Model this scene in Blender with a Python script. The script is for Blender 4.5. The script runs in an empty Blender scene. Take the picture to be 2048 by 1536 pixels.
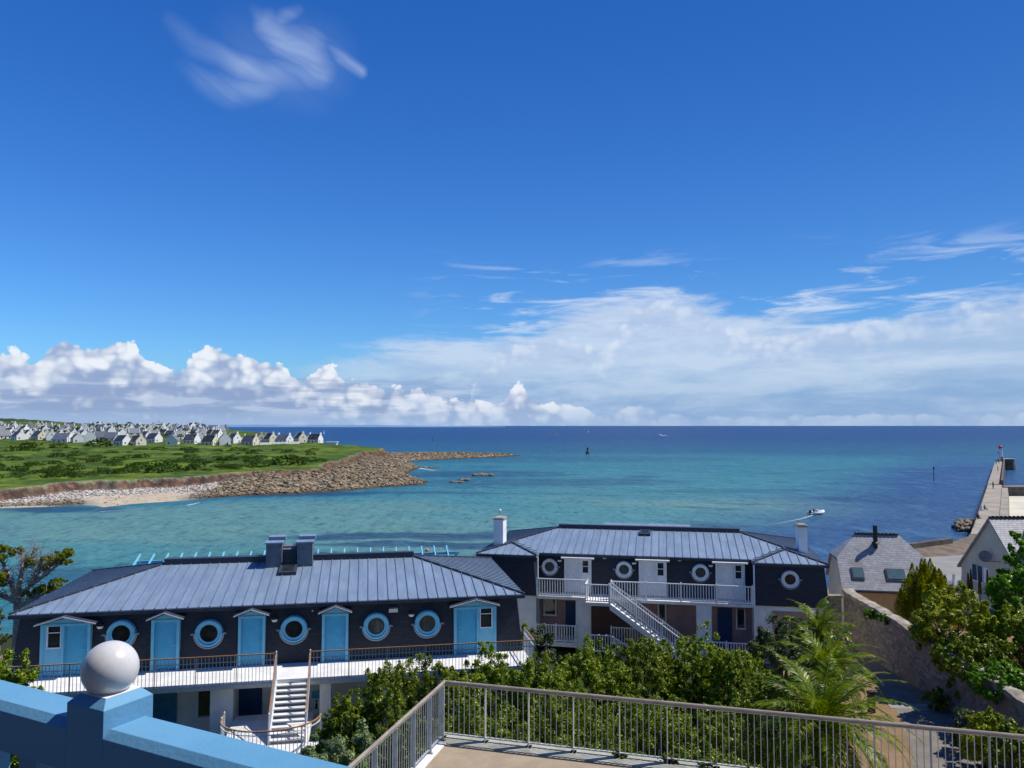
import bpy, bmesh, math, random
import numpy as np
from mathutils import Vector, Matrix
R = math.radians
random.seed(7)
scene = bpy.context.scene
C = scene.collection

# ------------------------------------------------------------------ camera
FPX = 1550.0; PITCH = math.atan(83 / FPX); EZ = 18.0
cd = bpy.data.cameras.new('camera'); cam = bpy.data.objects.new('camera', cd); C.objects.link(cam)
cam.location = (0, 0, EZ); cam.rotation_euler = (math.pi / 2 + PITCH, 0, 0)
cd.sensor_width = 36; cd.lens = FPX / 2048 * 36; cd.clip_start = 0.05; cd.clip_end = 120000
scene.camera = cam
scene.view_settings.view_transform = 'Standard'; scene.view_settings.look = 'None'
scene.view_settings.exposure = 0.35; scene.view_settings.gamma = 1
try: scene.cycles.max_bounces = 6; scene.cycles.transparent_max_bounces = 8
except Exception: pass

def ray(px, py):
    a = (px - 1024) / FPX; b = -(py - 768) / FPX
    return Vector((a, math.cos(PITCH) - b * math.sin(PITCH), math.sin(PITCH) + b * math.cos(PITCH)))
def atz(px, py, z):
    r = ray(px, py); t = (z - EZ) / r.z
    return Vector((r.x * t, r.y * t, z))
def atY(px, py, Y):
    r = ray(px, py); t = Y / r.y
    return Vector((r.x * t, Y, EZ + r.z * t))

# ------------------------------------------------------------------ sun
SUNV = Vector((1, .25, 1.55)).normalized()
sl = bpy.data.lights.new('sun', 'SUN'); sl.energy = 4.2; sl.angle = R(0.53); sl.color = (1, .955, .88)
so = bpy.data.objects.new('sun', sl); C.objects.link(so)
so.rotation_euler = SUNV.to_track_quat('Z', 'Y').to_euler(); so.location = (40, 10, 80)
SUN_EL = math.asin(SUNV.z); SUN_AZ = math.atan2(SUNV.x, SUNV.y)

# ------------------------------------------------------------------ node expression helper
class G:
    """tiny wrapper so that shader maths can be written as expressions"""
    def __init__(s, nt): s.nt = nt
    def node(s, t, **k):
        n = s.nt.nodes.new(t)
        for a, b in k.items(): setattr(n, a, b)
        return n
    def val(s, sock, v):
        if isinstance(v, S): s.nt.links.new(v.o, sock)
        elif v is not None: sock.default_value = v
    def m(s, op, a, b=None, c=None, clamp=False):
        n = s.node('ShaderNodeMath', operation=op, use_clamp=clamp)
        s.val(n.inputs[0], a)
        if b is not None: s.val(n.inputs[1], b)
        if c is not None: s.val(n.inputs[2], c)
        return S(s, n.outputs[0])
    def sm(s, x, lo, hi):
        n = s.node('ShaderNodeMapRange', interpolation_type='SMOOTHSTEP')
        s.val(n.inputs[0], x); n.inputs[1].default_value = lo; n.inputs[2].default_value = hi
        n.inputs[3].default_value = 0; n.inputs[4].default_value = 1
        return S(s, n.outputs[0])
    def mix(s, f, a, b):
        n = s.node('ShaderNodeMix', data_type='RGBA')
        s.val(n.inputs[0], f)
        for i, v in ((6, a), (7, b)):
            if isinstance(v, S): s.nt.links.new(v.o, n.inputs[i])
            else: n.inputs[i].default_value = (*v[:3], 1)
        return S(s, n.outputs[2])
    def vec(s, x, y, z=0.0):
        n = s.node('ShaderNodeCombineXYZ')
        for i, v in enumerate((x, y, z)): s.val(n.inputs[i], v)
        return S(s, n.outputs[0])
    def sep(s, v):
        n = s.node('ShaderNodeSeparateXYZ'); s.nt.links.new(v.o, n.inputs[0])
        return [S(s, n.outputs[i]) for i in range(3)]
    def noise(s, v, scale=1, detail=4, rough=.5, dist=0, color=False):
        n = s.node('ShaderNodeTexNoise')
        if v is not None: s.nt.links.new(v.o, n.inputs['Vector'])
        n.inputs['Scale'].default_value = scale; n.inputs['Detail'].default_value = detail
        n.inputs['Roughness'].default_value = rough; n.inputs['Distortion'].default_value = dist
        return S(s, n.outputs[1 if color else 0])
    def voro(s, v, scale=1, smooth=.5, feat='SMOOTH_F1', color=False):
        n = s.node('ShaderNodeTexVoronoi', feature=feat)
        if v is not None: s.nt.links.new(v.o, n.inputs['Vector'])
        n.inputs['Scale'].default_value = scale
        if feat == 'SMOOTH_F1': n.inputs['Smoothness'].default_value = smooth
        return S(s, n.outputs[1 if color else 0])
    def curve(s, x, pts):
        n = s.node('ShaderNodeFloatCurve'); s.val(n.inputs[1], x)
        c = n.mapping.curves[0]
        n.mapping.use_clip = False
        while len(c.points) < len(pts): c.points.new(.5, .5)
        for p, (a, b) in zip(c.points, pts): p.location = (a, b); p.handle_type = 'AUTO'
        n.mapping.update()
        return S(s, n.outputs[0])
class S:
    def __init__(s, g, o): s.g = g; s.o = o
    def __add__(a, b): return a.g.m('ADD', a, b)
    __radd__ = __add__
    def __mul__(a, b): return a.g.m('MULTIPLY', a, b)
    __rmul__ = __mul__
    def __sub__(a, b): return a.g.m('SUBTRACT', a, b)
    def __rsub__(a, b): return a.g.m('SUBTRACT', b, a)
    def __truediv__(a, b): return a.g.m('DIVIDE', a, b)
    def cl(a): return a.g.m('ADD', a, 0.0, clamp=True)
def s2l(r, g, b):
    f = lambda c: (c / 255 / 12.92) if c / 255 <= .04045 else ((c / 255 + .055) / 1.055) ** 2.4
    return (f(r), f(g), f(b))

# ------------------------------------------------------------------ sky
def build_world():
    w = bpy.data.worlds.new('World'); scene.world = w; w.cycles.sampling_method = 'MANUAL'; w.cycles.sample_map_resolution = 256; w.use_nodes = True
    nt = w.node_tree; nt.nodes.clear(); g = G(nt)
    sky = g.node('ShaderNodeTexSky', sky_type='NISHITA', sun_disc=False)
    sky.sun_elevation = SUN_EL; sky.sun_rotation = SUN_AZ
    sky.altitude = 0; sky.air_density = 1.0; sky.dust_density = .35; sky.ozone_density = 2.6
    tc = g.node('ShaderNodeTexCoord'); d = S(g, tc.outputs['Generated'])
    x, y, z = g.sep(d)
    el = g.m('ARCSINE', z); az = g.m('ARCTAN2', x, y)
    hs = g.node('ShaderNodeHueSaturation'); nt.links.new(sky.outputs[0], hs.inputs['Color'])
    hs.inputs['Hue'].default_value = .508; hs.inputs['Saturation'].default_value = 1.18; hs.inputs['Value'].default_value = 1.0
    col = S(g, hs.outputs[0])
    # the deep, clean blue overhead
    grade = g.sm(el, .0, .55)
    n = g.node('ShaderNodeMix', data_type='RGBA', blend_type='MULTIPLY')
    n.inputs[0].default_value = 1
    tint = g.mix(grade, (.40, .72, 1.03), (.19, .55, .92))
    tint = g.mix(1.0, tint, tint)
    nt.links.new(col.o, n.inputs[6]); nt.links.new(tint.o, n.inputs[7]); col = S(g, n.outputs[2])
    n = g.node('ShaderNodeMix', data_type='RGBA', blend_type='MULTIPLY'); n.inputs[0].default_value = 1
    bal = g.m('MAXIMUM', g.m('MINIMUM', 1.03 - az * .36, 1.25), .8); nt.links.new(col.o, n.inputs[6]); nt.links.new(g.vec(bal, bal, bal).o, n.inputs[7]); col = S(g, n.outputs[2])
    K = 10.0   # background strength is 0.1
    W = lambda r, gg, b: tuple(c * K / 2 ** .35 for c in s2l(r, gg, b))
    v = g.vec(az, el, 0.0)
    # thin milky air near the horizon
    hz = g.sm(el, .10, -.01)
    col = g.mix(hz * .75, col, W(138, 172, 218))
    # ---- broad veil on the right
    ns = g.noise(g.vec(az * 3.0 - el * 2.0, el * 19.0, 1.3), 1.0, 7, .58, .5)
    nb = g.noise(g.vec(az * 9, el * 34, 7.7), 1.0, 6, .6, .3)
    topv = g.curve((az + .62) / 1.24, [(0, -.05), (.2, .02), (.33, .10), (.45, .115), (.5, .125), (.56, .15), (.64, .165), (.7, .15), (.8, .145), (.9, .15), (1, .16)])
    e2 = topv - el - .006 + (ns - .5) * .115 + (nb - .5) * .060
    a2 = g.sm(e2, -.008, .022) * g.sm(az, -.40, -.08)
    lit = (g.sm(ns * .5 + nb * .5, .38, .62) * .7 + g.sm(el, .035, .085) * .42).cl()
    vc = g.mix(lit, W(140, 172, 216), W(206, 220, 240))
    col = g.mix(a2 * .80, col, vc)
    # ---- ragged wisps above it
    nw = g.noise(g.vec(az * 8 - el * 5, el * 52, 4.4), 1.0, 7, .62, .6)
    aw = g.sm(nw, .515, .70) * g.sm(el, .09, .13) * g.sm(el, .235, .165) * g.sm(az, -.16, .0)
    col = g.mix(aw * .80, col, W(205, 221, 244))
    # ---- cumulus row on the left, sinking to the right
    P = lambda px, py: ((math.atan2((px - 1024) / FPX, 1) + .62) / 1.24, (851 - py) / FPX)
    pts = [P(-20, 735), P(30, 728), P(70, 738), P(95, 712), P(128, 694), P(165, 712), P(205, 702), P(245, 700), P(280, 722), P(312, 745), P(360, 745), P(385, 722), P(422, 704), P(465, 712), P(515, 722), P(560, 730), P(590, 762), P(625, 750), P(655, 730), P(690, 765), P(760, 778), P(830, 785), P(880, 795), P(930, 800), P(1000, 798), P(1035, 772), P(1080, 806), P(1150, 808), P(1200, 822), P(1280, 806), P(1330, 816), P(1420, 826), P(1700, 824), P(2060, 822)]
    top = g.curve((az + .62) / 1.24, pts)
    warp = g.noise(g.vec(az * 30, el * 30, 2.0), 1.0, 3, .5, color=True)
    wx, wy, _ = g.sep(warp)
    vv = g.vec(az + (wx - .5) * .018, el * 1.15 + (wy - .5) * .018, 0.0)
    v1 = g.voro(vv, 38, .35); v2 = g.voro(vv, 85, .35); v3 = g.voro(vv, 190, .3)
    puff = (.44 - v1) * .020 + (.42 - v2) * .011 + (.4 - v3) * .006
    puff = puff * (.30 + .70 * g.sm(az, .14, -.05))
    def cumul(topc, width, shade, amp, hi, lo, base, opac, colr):
        e = topc - el + puff * amp
        a = g.sm(e, 0.0, width)
        dep = (topc - el) * shade
        l = (1.0 - dep + (.40 - v1) * 1.3 + (.4 - v2) * .9 + (wy - .5) * .7)
        ll = g.sm(l, -.05, .95)
        c = g.mix(ll, lo, hi)
        c = g.mix(g.sm(el, base + .034, base) * .75, c, W(160, 188, 224))
        return g.mix(a * opac, colr, c)
    P2 = [P(-20, 900), P(900, 900), P(960, 720), P(1010, 690), P(1070, 668), P(1110, 662), P(1150, 674), P(1210, 690), P(1250, 640), P(1280, 606), P(1330, 596), P(1370, 606), P(1395, 600), P(1425, 640), P(1480, 668), P(1560, 672), P(1680, 660), P(1760, 648), P(1850, 640), P(1940, 632), P(2000, 640), P(2060, 634)]
    top2 = g.curve((az + .62) / 1.24, P2)
    e_2 = top2 - el + puff * 1.5
    l2 = (1.0 - (top2 - el) * 16 + (.42 - v1) * 1.6 + (.4 - v2) * 1.1)
    c2 = g.mix(g.sm(l2, .0, 1.0), W(178, 198, 230), W(232, 239, 250))
    col = g.mix(g.sm(e_2 + (nb - .5) * .03, .0, .012) * g.sm(top2 - el, .060, .0) * .50, col, c2)
    col = cumul(top + .004 - .007 * g.sm(az, .0, .15), .004, 12.5, 1.0, W(238, 243, 251), W(154, 174, 210), .0, .96 - .45 * g.sm(az, .02, .14), col)
    # grey-blue flat layers lower down
    n3 = g.noise(g.vec(az * 13, el * 85, 9.1), 1.0, 5, .55, .2)
    lay = g.sm(n3, .44, .60) * g.sm(el, .072, .05) * g.sm(el, .004, .02) * g.sm(az, .02, -.12)
    col = g.mix(lay * .5, col, W(134, 156, 198))
    lay2 = g.sm(n3, .50, .40) * g.sm(el, .060, .042) * g.sm(el, .008, .02) * g.sm(az, .05, -.1)
    col = g.mix(lay2 * .55, col, W(196, 210, 234))
    # ---- the lone cirrus high on the left
    c0 = ray(560, 110).normalized(); a0 = math.atan2(c0.x, c0.y); e0 = math.asin(c0.z)
    qa = (az - a0); qe = (el - e0)
    wc = g.noise(g.vec(az * 9, el * 9, 3.3), 1.0, 3, .5, color=True); w1, w2, _ = g.sep(wc)
    fib = g.noise(g.vec((qa * .8 + qe * .9) * 7 + w1 * .5, (qe * .95 + qa * .45 ) * 40 + w2 * 2.0, 0.0), 1.0, 5, .55, .6)
    def streak(p0, p1):
        q0 = ray(p0[0], p0[1]).normalized(); q1 = ray(p1[0], p1[1]).normalized()
        A = (math.atan2(q0.x, q0.y), math.asin(q0.z)); B = (math.atan2(q1.x, q1.y), math.asin(q1.z))
        dx, dy = B[0] - A[0], B[1] - A[1]; L2 = dx * dx + dy * dy
        t = g.m('MULTIPLY', (sx_ - A[0]) * dx + (sy_ - A[1]) * dy, 1 / L2, clamp=True)
        ex = sx_ - A[0] - t * dx; ey = sy_ - A[1] - t * dy
        dd = g.m('SQRT', ex * ex + ey * ey) / (t * (p1[2] - p0[2]) + p0[2])
        return g.sm(dd, 1.0, 0.0) * (t * (p1[3] - p0[3]) + p0[3])
    sx_ = az + (w1 - .5) * .026; sy_ = el + (w2 - .5) * .026
    st = None
    for ch in ([(505, 14, .010, .15), (530, 45, .022, .75), (565, 85, .028, 1.0), (615, 108, .036, 1.0), (645, 152, .026, .7)],
               [(592, 22, .010, .3), (548, 50, .018, .6)],
               [(335, 35, .014, .12), (390, 88, .022, .28), (440, 105, .020, .45), (490, 130, .022, .85), (530, 148, .022, .75), (600, 152, .028, .6), (645, 152, .022, .7)],
               [(365, 128, .014, .08), (410, 158, .020, .4), (470, 178, .024, .65), (530, 172, .022, .55), (575, 155, .02, .4)],
               [(652, 93, .008, .2), (680, 125, .014, .75), (720, 148, .010, .9)], [(500, 110, .07, .16), (625, 130, .07, .25)]):
        for a_, b_ in zip(ch, ch[1:]):
            k = streak(a_, b_); st = k if st is None else g.m('MAXIMUM', st, k)
    aci = st * (g.sm(fib, .25, .75) * .6 + .4)
    col = g.mix((aci * .62).cl(), col, W(196, 215, 245))
    bg = g.node('ShaderNodeBackground'); bg.inputs[1].default_value = .1
    nt.links.new(col.o, bg.inputs[0])
    out = g.node('ShaderNodeOutputWorld'); nt.links.new(bg.outputs[0], out.inputs[0])
build_world()

# ------------------------------------------------------------------ materials
MATS = {}
def mat(name, c1, c2=None, rough=.7, spec=.3, scale=3.0, bump=0.0, bscale=None, metal=0, detail=4, stretch=(1, 1, 1), coord='Object', mid=(.35, .65), rand=0.0):
    if name in MATS: return MATS[name]
    m = bpy.data.materials.new(name); m.use_nodes = True; nt = m.node_tree
    b = nt.nodes['Principled BSDF']; g = G(nt)
    tc = g.node('ShaderNodeTexCoord'); mp = g.node('ShaderNodeMapping')
    nt.links.new(tc.outputs[coord], mp.inputs[0]); mp.inputs['Scale'].default_value = stretch
    v = S(g, mp.outputs[0])
    b.inputs['Roughness'].default_value = rough; b.inputs['Metallic'].default_value = metal
    b.inputs['Specular IOR Level'].default_value = spec
    if c2 is None: c2 = tuple(c * .82 for c in c1)
    f = g.sm(g.noise(v, scale, detail, .6), mid[0], mid[1])
    col = g.mix(f, c1, c2)
    if rand:
        oi = g.node('ShaderNodeObjectInfo'); r_ = S(g, oi.outputs['Random'])
        hs = g.node('ShaderNodeHueSaturation'); nt.links.new(col.o, hs.inputs['Color'])
        nt.links.new((r_ * rand + (1 - rand / 2)).o, hs.inputs['Value']); col = S(g, hs.outputs[0])
    nt.links.new(col.o, b.inputs['Base Color'])
    if bump:
        bn = g.node('ShaderNodeBump'); bn.inputs['Strength'].default_value = bump; bn.inputs['Distance'].default_value = .05
        nt.links.new(g.noise(v, bscale or scale * 4, 5, .6).o, bn.inputs['Height']); nt.links.new(bn.outputs[0], b.inputs['Normal'])
    MATS[name] = m
    return m
def pbr(m):
    nt = m.node_tree; return nt, nt.nodes['Principled BSDF'], G(nt)

def slate_mat(name, ca, cb, cm, rw, rh, lichen=None):
    m = bpy.data.materials.new(name); m.use_nodes = True; nt, b, g = pbr(m)
    tc = g.node('ShaderNodeTexCoord')
    x, y, z = g.sep(S(g, tc.outputs['Object']))
    br = g.node('ShaderNodeTexBrick'); nt.links.new(g.vec(x + y * .6, z, 0.0).o, br.inputs['Vector'])
    for i, c in ((1, ca), (2, cb), (3, cm)): br.inputs[i].default_value = (*c, 1)
    br.inputs['Scale'].default_value = 1; br.inputs['Mortar Size'].default_value = rh * .06
    br.inputs['Brick Width'].default_value = rw; br.inputs['Row Height'].default_value = rh; br.inputs['Mortar Smooth'].default_value = .4
    col = S(g, br.outputs[0])
    n = g.noise(S(g, tc.outputs['Object']), 1.6, 6, .65)
    if lichen: col = g.mix(g.sm(n, .5, .68) * .75, col, lichen)
    nt.links.new(col.o, b.inputs['Base Color']); b.inputs['Roughness'].default_value = .55; b.inputs['Specular IOR Level'].default_value = .35
    bn = g.node('ShaderNodeBump'); bn.inputs['Strength'].default_value = .5; bn.inputs['Distance'].default_value = .02
    nt.links.new(br.outputs[1], bn.inputs['Height']); bn.invert = True; nt.links.new(bn.outputs[0], b.inputs['Normal'])
    MATS[name] = m; return m
def foliage_mat(name, c1, c2, c3=None, trans=.35, vari=.5):
    m = bpy.data.materials.new(name); m.use_nodes = True; nt = m.node_tree; g = G(nt); b = nt.nodes['Principled BSDF']
    ge = g.node('ShaderNodeNewGeometry'); rnd = S(g, ge.outputs['Random Per Island'])
    tc = g.node('ShaderNodeTexCoord')
    n = g.noise(S(g, tc.outputs['Object']), 1.3, 3, .6)
    col = g.mix(g.sm(n, .38, .62), c1, c2)
    nb_ = g.noise(S(g, tc.outputs['Object']), 2.6, 4, .65); col = g.mix(g.sm(nb_, .54, .72) * .6, col, (c1[0] * .95, c1[1] * .55, c1[2] * 1.1))
    if c3: col = g.mix(g.sm(rnd, .82, .97), col, c3)
    hs = g.node('ShaderNodeHueSaturation'); nt.links.new(col.o, hs.inputs['Color']); hs.inputs['Saturation'].default_value = 1.12
    oi = g.node('ShaderNodeObjectInfo')
    nt.links.new((rnd * vari + (1 - vari / 2) + (S(g, oi.outputs['Random']) - .5) * .25).o, hs.inputs['Value'])
    nt.links.new(hs.outputs[0], b.inputs['Base Color']); b.inputs['Roughness'].default_value = .38; b.inputs['Specular IOR Level'].default_value = .28
    tr = g.node('ShaderNodeBsdfTranslucent'); nt.links.new(hs.outputs[0], tr.inputs[0])
    mx = g.node('ShaderNodeMixShader'); mx.inputs[0].default_value = trans
    nt.links.new(b.outputs[0], mx.inputs[1]); nt.links.new(tr.outputs[0], mx.inputs[2])
    nt.links.new(mx.outputs[0], nt.nodes['Material Output'].inputs[0])
    MATS[name] = m; return m
def glass_mat(name, c, rough=.06):
    m = mat(name, c, tuple(k * 1.6 + .01 for k in c), rough=rough, spec=.6, scale=2.5); return m

M_white = mat('white_render', (.80, .80, .78), (.70, .70, .68), .85, .1, 1.2, .15, 30)
M_whitepaint = mat('white_painted_wood', (.80, .81, .80), (.70, .71, .71), .5, .3, 5)
M_blue = mat('sky_blue_paint', (.075, .40, .62), (.06, .36, .57), .5, .3, 3)
M_bluelt = mat('pale_blue_paint', (.19, .53, .70), (.16, .48, .66), .5, .3, 3)
M_parapet = mat('parapet_blue_paint', (.13, .315, .495), (.10, .27, .435), .5, .15, 1.6, .10, 45, detail=9, mid=(.3, .75))
M_navy = mat('navy_door_paint', (.012, .055, .16), (.01, .045, .13), .45, .3, 3)
M_teal = mat('teal_door_paint', (.03, .20, .36), (.02, .15, .28), .45, .3, 3)
M_pink = mat('pink_render', (.42, .27, .25), (.36, .22, .21), .85, .1, 2)
M_brownr = mat('brown_render', (.20, .12, .11), (.16, .10, .09), .85, .1, 2)
M_cream = mat('cream_render', (.70, .62, .45), (.62, .54, .38), .85, .1, 1.5, .1, 30)
M_beige = mat('beige_render', (.60, .54, .41), (.52, .47, .36), .9, .1, 1.0, .2, 25)
M_ochre = mat('ochre_render', (.58, .42, .23), (.50, .36, .20), .9, .1, 1.5, .2, 25)
M_black = mat('black_metal', (.02, .02, .025), None, .5, .4, 5)
M_darktrim = mat('dark_zinc_trim', (.045, .05, .07), (.03, .035, .05), .5, .4, 4)
M_glass = glass_mat('window_glass', (.012, .018, .022))
M_curtain = mat('curtained_glass', (.16, .17, .15), (.09, .10, .09), .15, .6, 3, stretch=(6, 1, .3))
M_galv = mat('galvanised_steel', (.52, .52, .49), (.40, .41, .39), .45, .5, 9, metal=.25)
M_woodrail = mat('weathered_wood_rail', (.34, .29, .245), (.25, .21, .175), .7, .2, 3, .3, 40, stretch=(1, 1, 6))
M_orangewood = mat('varnished_wood_rail', (.42, .22, .10), (.32, .17, .08), .45, .4, 5)
M_ball = mat('pearl_white_ball', (.60, .585, .58), (.56, .545, .545), .25, .5, 60, .03, 300, mid=(.3, .7))
M_stone_grey = mat('grey_concrete', (.34, .32, .28), (.22, .20, .17), .9, .15, .35, .5, 3, detail=8)
M_deck = mat('white_deck', (.74, .73, .70), (.62, .61, .60), .8, .15, 1.5, .1, 20)
M_trunk = mat('bark', (.10, .075, .055), (.05, .04, .03), .9, .1, 6, .8, 18)
M_greytrunk = mat('grey_bark', (.36, .32, .29), (.22, .19, .17), .9, .1, 6, .8, 18)
M_slatewall = slate_mat('dark_slate_cladding', (.018, .023, .036), (.028, .034, .050), (.006, .007, .012), .26, .105)
M_slateroof = slate_mat('weathered_slate_roof', (.27, .27, .29), (.37, .37, .39), (.07, .07, .08), .30, .13, lichen=(.22, .185, .17))
M_darkslate = mat('dark_slate_roof', (.055, .058, .072), (.035, .037, .048), .6, .3, 1.0, .2, 8, rand=.9)
def zinc():
    m = bpy.data.materials.new('standing_seam_zinc'); m.use_nodes = True; nt, b, g = pbr(m)
    tc = g.node('ShaderNodeTexCoord'); o = S(g, tc.outputs['Object']); x, y, z = g.sep(o)
    n1 = g.noise(g.vec(x * 1.5, y * .5, z * .5), 1, 6, .65, .2); n2 = g.noise(g.vec(x * 9, y * .8, 0.0), 1, 5, .65)
    stn = g.noise(g.vec(x * 5.0, y * .35, 0.0), 1, 5, .65); pan = g.voro(g.vec(x * 2.3, y * .2, 0.0), 1, 0, 'F1', True); px_, _, _ = g.sep(pan)
    f = (g.sm(n1, .35, .7) * .42 + g.sm(n2, .4, .7) * .28 + g.sm(stn, .5, .72) * .25 + (px_ - .5) * .22).cl()
    col = g.mix(f, (.17, .23, .315), (.27, .355, .465))
    nt.links.new(col.o, b.inputs['Base Color']); b.inputs['Roughness'].default_value = .42; b.inputs['Metallic'].default_value = .12
    nt.links.new((n1 * .25 + .30).o, b.inputs['Roughness']); b.inputs['Specular IOR Level'].default_value = .5
    bn = g.node('ShaderNodeBump'); bn.inputs['Strength'].default_value = .25; bn.inputs['Distance'].default_value = .02
    nt.links.new(n1.o, bn.inputs['Height']); nt.links.new(bn.outputs[0], b.inputs['Normal'])
    return m
M_zinc = zinc()
M_seam = mat('shaded_zinc_seam', (.16, .20, .265), (.13, .165, .22), .5, .3, 4)  # darker than the roof zinc: the seams' shadow side put into colour

# ------------------------------------------------------------------ mesh helpers
class MB:
    def __init__(s): s.v = []; s.f = []; s.mi = []; s.cur = 0
    def add(s, vs, fs):
        b = len(s.v); s.v += [tuple(v) for v in vs]
        for f in fs: s.f.append([b + i for i in f]); s.mi.append(s.cur)
    def box(s, x0, x1, y0, y1, z0, z1, M=None):
        vs = [Vector((x, y, z)) for z in (z0, z1) for y in (y0, y1) for x in (x0, x1)]
        if M is not None: vs = [M @ v for v in vs]
        s.add(vs, [(0, 2, 3, 1), (4, 5, 7, 6), (0, 1, 5, 4), (2, 6, 7, 3), (0, 4, 6, 2), (1, 3, 7, 5)])
    def bar(s, p, q, w, h=None, up=Vector((0, 0, 1))):
        h = h or w; p = Vector(p); q = Vector(q); d = (q - p); L = d.length
        if L < 1e-6: return
        d.normalize()
        if abs(d.dot(up)) > .98: up = Vector((0, 1, 0))
        sx = d.cross(up).normalized(); sy = sx.cross(d).normalized()
        vs = []
        for a in (p, q):
            for i, j in ((-1, -1), (1, -1), (1, 1), (-1, 1)): vs.append(a + sx * (i * w / 2) + sy * (j * h / 2))
        s.add(vs, [(0, 1, 2, 3), (7, 6, 5, 4), (0, 4, 5, 1), (1, 5, 6, 2), (2, 6, 7, 3), (3, 7, 4, 0)])
    def tube(s, pts, r, n=6, cap=True):
        pts = [Vector(p) for p in pts]; k = len(pts)
        rs = r if isinstance(r, (list, tuple)) else [r] * k
        b = []; u = None
        for i, p in enumerate(pts):
            d = (pts[min(i + 1, k - 1)] - pts[max(i - 1, 0)]).normalized()
            if u is None: u = d.orthogonal().normalized()
            else:
                u = (u - d * u.dot(d)); u = u.normalized() if u.length > 1e-5 else d.orthogonal().normalized()
            w = d.cross(u)
            b += [p + (u * math.cos(2 * math.pi * j / n) + w * math.sin(2 * math.pi * j / n)) * rs[i] for j in range(n)]
        fs = []
        for i in range(k - 1):
            for j in range(n): fs.append((i * n + j, i * n + (j + 1) % n, (i + 1) * n + (j + 1) % n, (i + 1) * n + j))
        if cap: fs.append(tuple(range(n - 1, -1, -1))); fs.append(tuple((k - 1) * n + j for j in range(n)))
        s.add(b, fs)
    def lathe(s, prof, n=24, c=(0, 0, 0), M=None):
        vs = []
        for r, z in prof:
            for j in range(n):
                a = 2 * math.pi * j / n; vs.append(Vector((c[0] + r * math.cos(a), c[1] + r * math.sin(a), c[2] + z)))
        if M is not None: vs = [M @ v for v in vs]
        fs = []
        for i in range(len(prof) - 1):
            for j in range(n): fs.append((i * n + j, i * n + (j + 1) % n, (i + 1) * n + (j + 1) % n, (i + 1) * n + j))
        if prof[0][0] > 1e-4: fs.append(tuple(range(n - 1, -1, -1)))
        if prof[-1][0] > 1e-4: fs.append(tuple((len(prof) - 1) * n + j for j in range(n)))
        s.add(vs, fs)
    def prism(s, poly, z0, z1):
        n = len(poly)
        vs = [(p[0], p[1], z0) for p in poly] + [(p[0], p[1], z1) for p in poly]
        s.add(vs, [tuple(range(n - 1, -1, -1)), tuple(range(n, 2 * n))] + [(i, (i + 1) % n, n + (i + 1) % n, n + i) for i in range(n)])
    def extr(s, poly3, vec):
        n = len(poly3); vec = Vector(vec)
        vs = [Vector(p) for p in poly3] + [Vector(p) + vec for p in poly3]
        s.add(vs, [tuple(range(n - 1, -1, -1)), tuple(range(n, 2 * n))] + [(i, (i + 1) % n, n + (i + 1) % n, n + i) for i in range(n)])
    def build(s, name, mats, parent=None, smooth=False, fix=True):
        me = bpy.data.meshes.new(name); me.from_pydata(s.v, [], s.f)
        mats = mats if isinstance(mats, (list, tuple)) else [mats]
        for m in mats: me.materials.append(m)
        if len(mats) > 1: me.polygons.foreach_set('material_index', s.mi)
        if fix:
            bm = bmesh.new(); bm.from_mesh(me); bmesh.ops.recalc_face_normals(bm, faces=bm.faces); bm.to_mesh(me); bm.free()
        if smooth:
            me.polygons.foreach_set('use_smooth', [True] * len(me.polygons))
        me.update()
        o = bpy.data.objects.new(name, me); C.objects.link(o)
        if parent is not None: o.parent = parent
        return o
def tag(o, label=None, cat=None, group=None, kind=None):
    if label: o['label'] = label
    if cat: o['category'] = cat
    if group: o['group'] = group
    if kind: o['kind'] = kind
    return o
def thing(name, label, cat, loc=(0, 0, 0), rz=0, group=None):
    o = bpy.data.objects.new(name, None); C.objects.link(o); o.empty_display_size = .2
    o.location = loc; o.rotation_euler = (0, 0, rz); return tag(o, label, cat, group)
KIDS = {}
def kids(o):
    return [c for c in bpy.data.objects if c.parent == o]
def copy_tree(o, parent=None, ks=None):
    c = o.copy(); C.objects.link(c)
    if parent is not None: c.parent = parent
    for ch in (ks if ks is not None else kids(o)): copy_tree(ch, c)
    return c
def mesh_np(name, v, f, mats, parent=None, smooth=False, loc=None):
    """v (n,3) array, f (m,k) array with constant k"""
    me = bpy.data.meshes.new(name); v = np.asarray(v, np.float32); f = np.asarray(f, np.int32)
    me.vertices.add(len(v)); me.vertices.foreach_set('co', v.ravel())
    k = f.shape[1]
    me.loops.add(f.size); me.loops.foreach_set('vertex_index', f.ravel())
    me.polygons.add(len(f)); me.polygons.foreach_set('loop_start', np.arange(0, f.size, k, dtype=np.int32))
    try: me.polygons.foreach_set('loop_total', np.full(len(f), k, np.int32))
    except Exception: pass
    for m in (mats if isinstance(mats, (list, tuple)) else [mats]): me.materials.append(m)
    if smooth: me.polygons.foreach_set('use_smooth', np.ones(len(f), bool))
    me.update(calc_edges=True); me.validate()
    o = bpy.data.objects.new(name, me); C.objects.link(o)
    if parent is not None: o.parent = parent
    if loc is not None: o.location = loc
    return o
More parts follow.
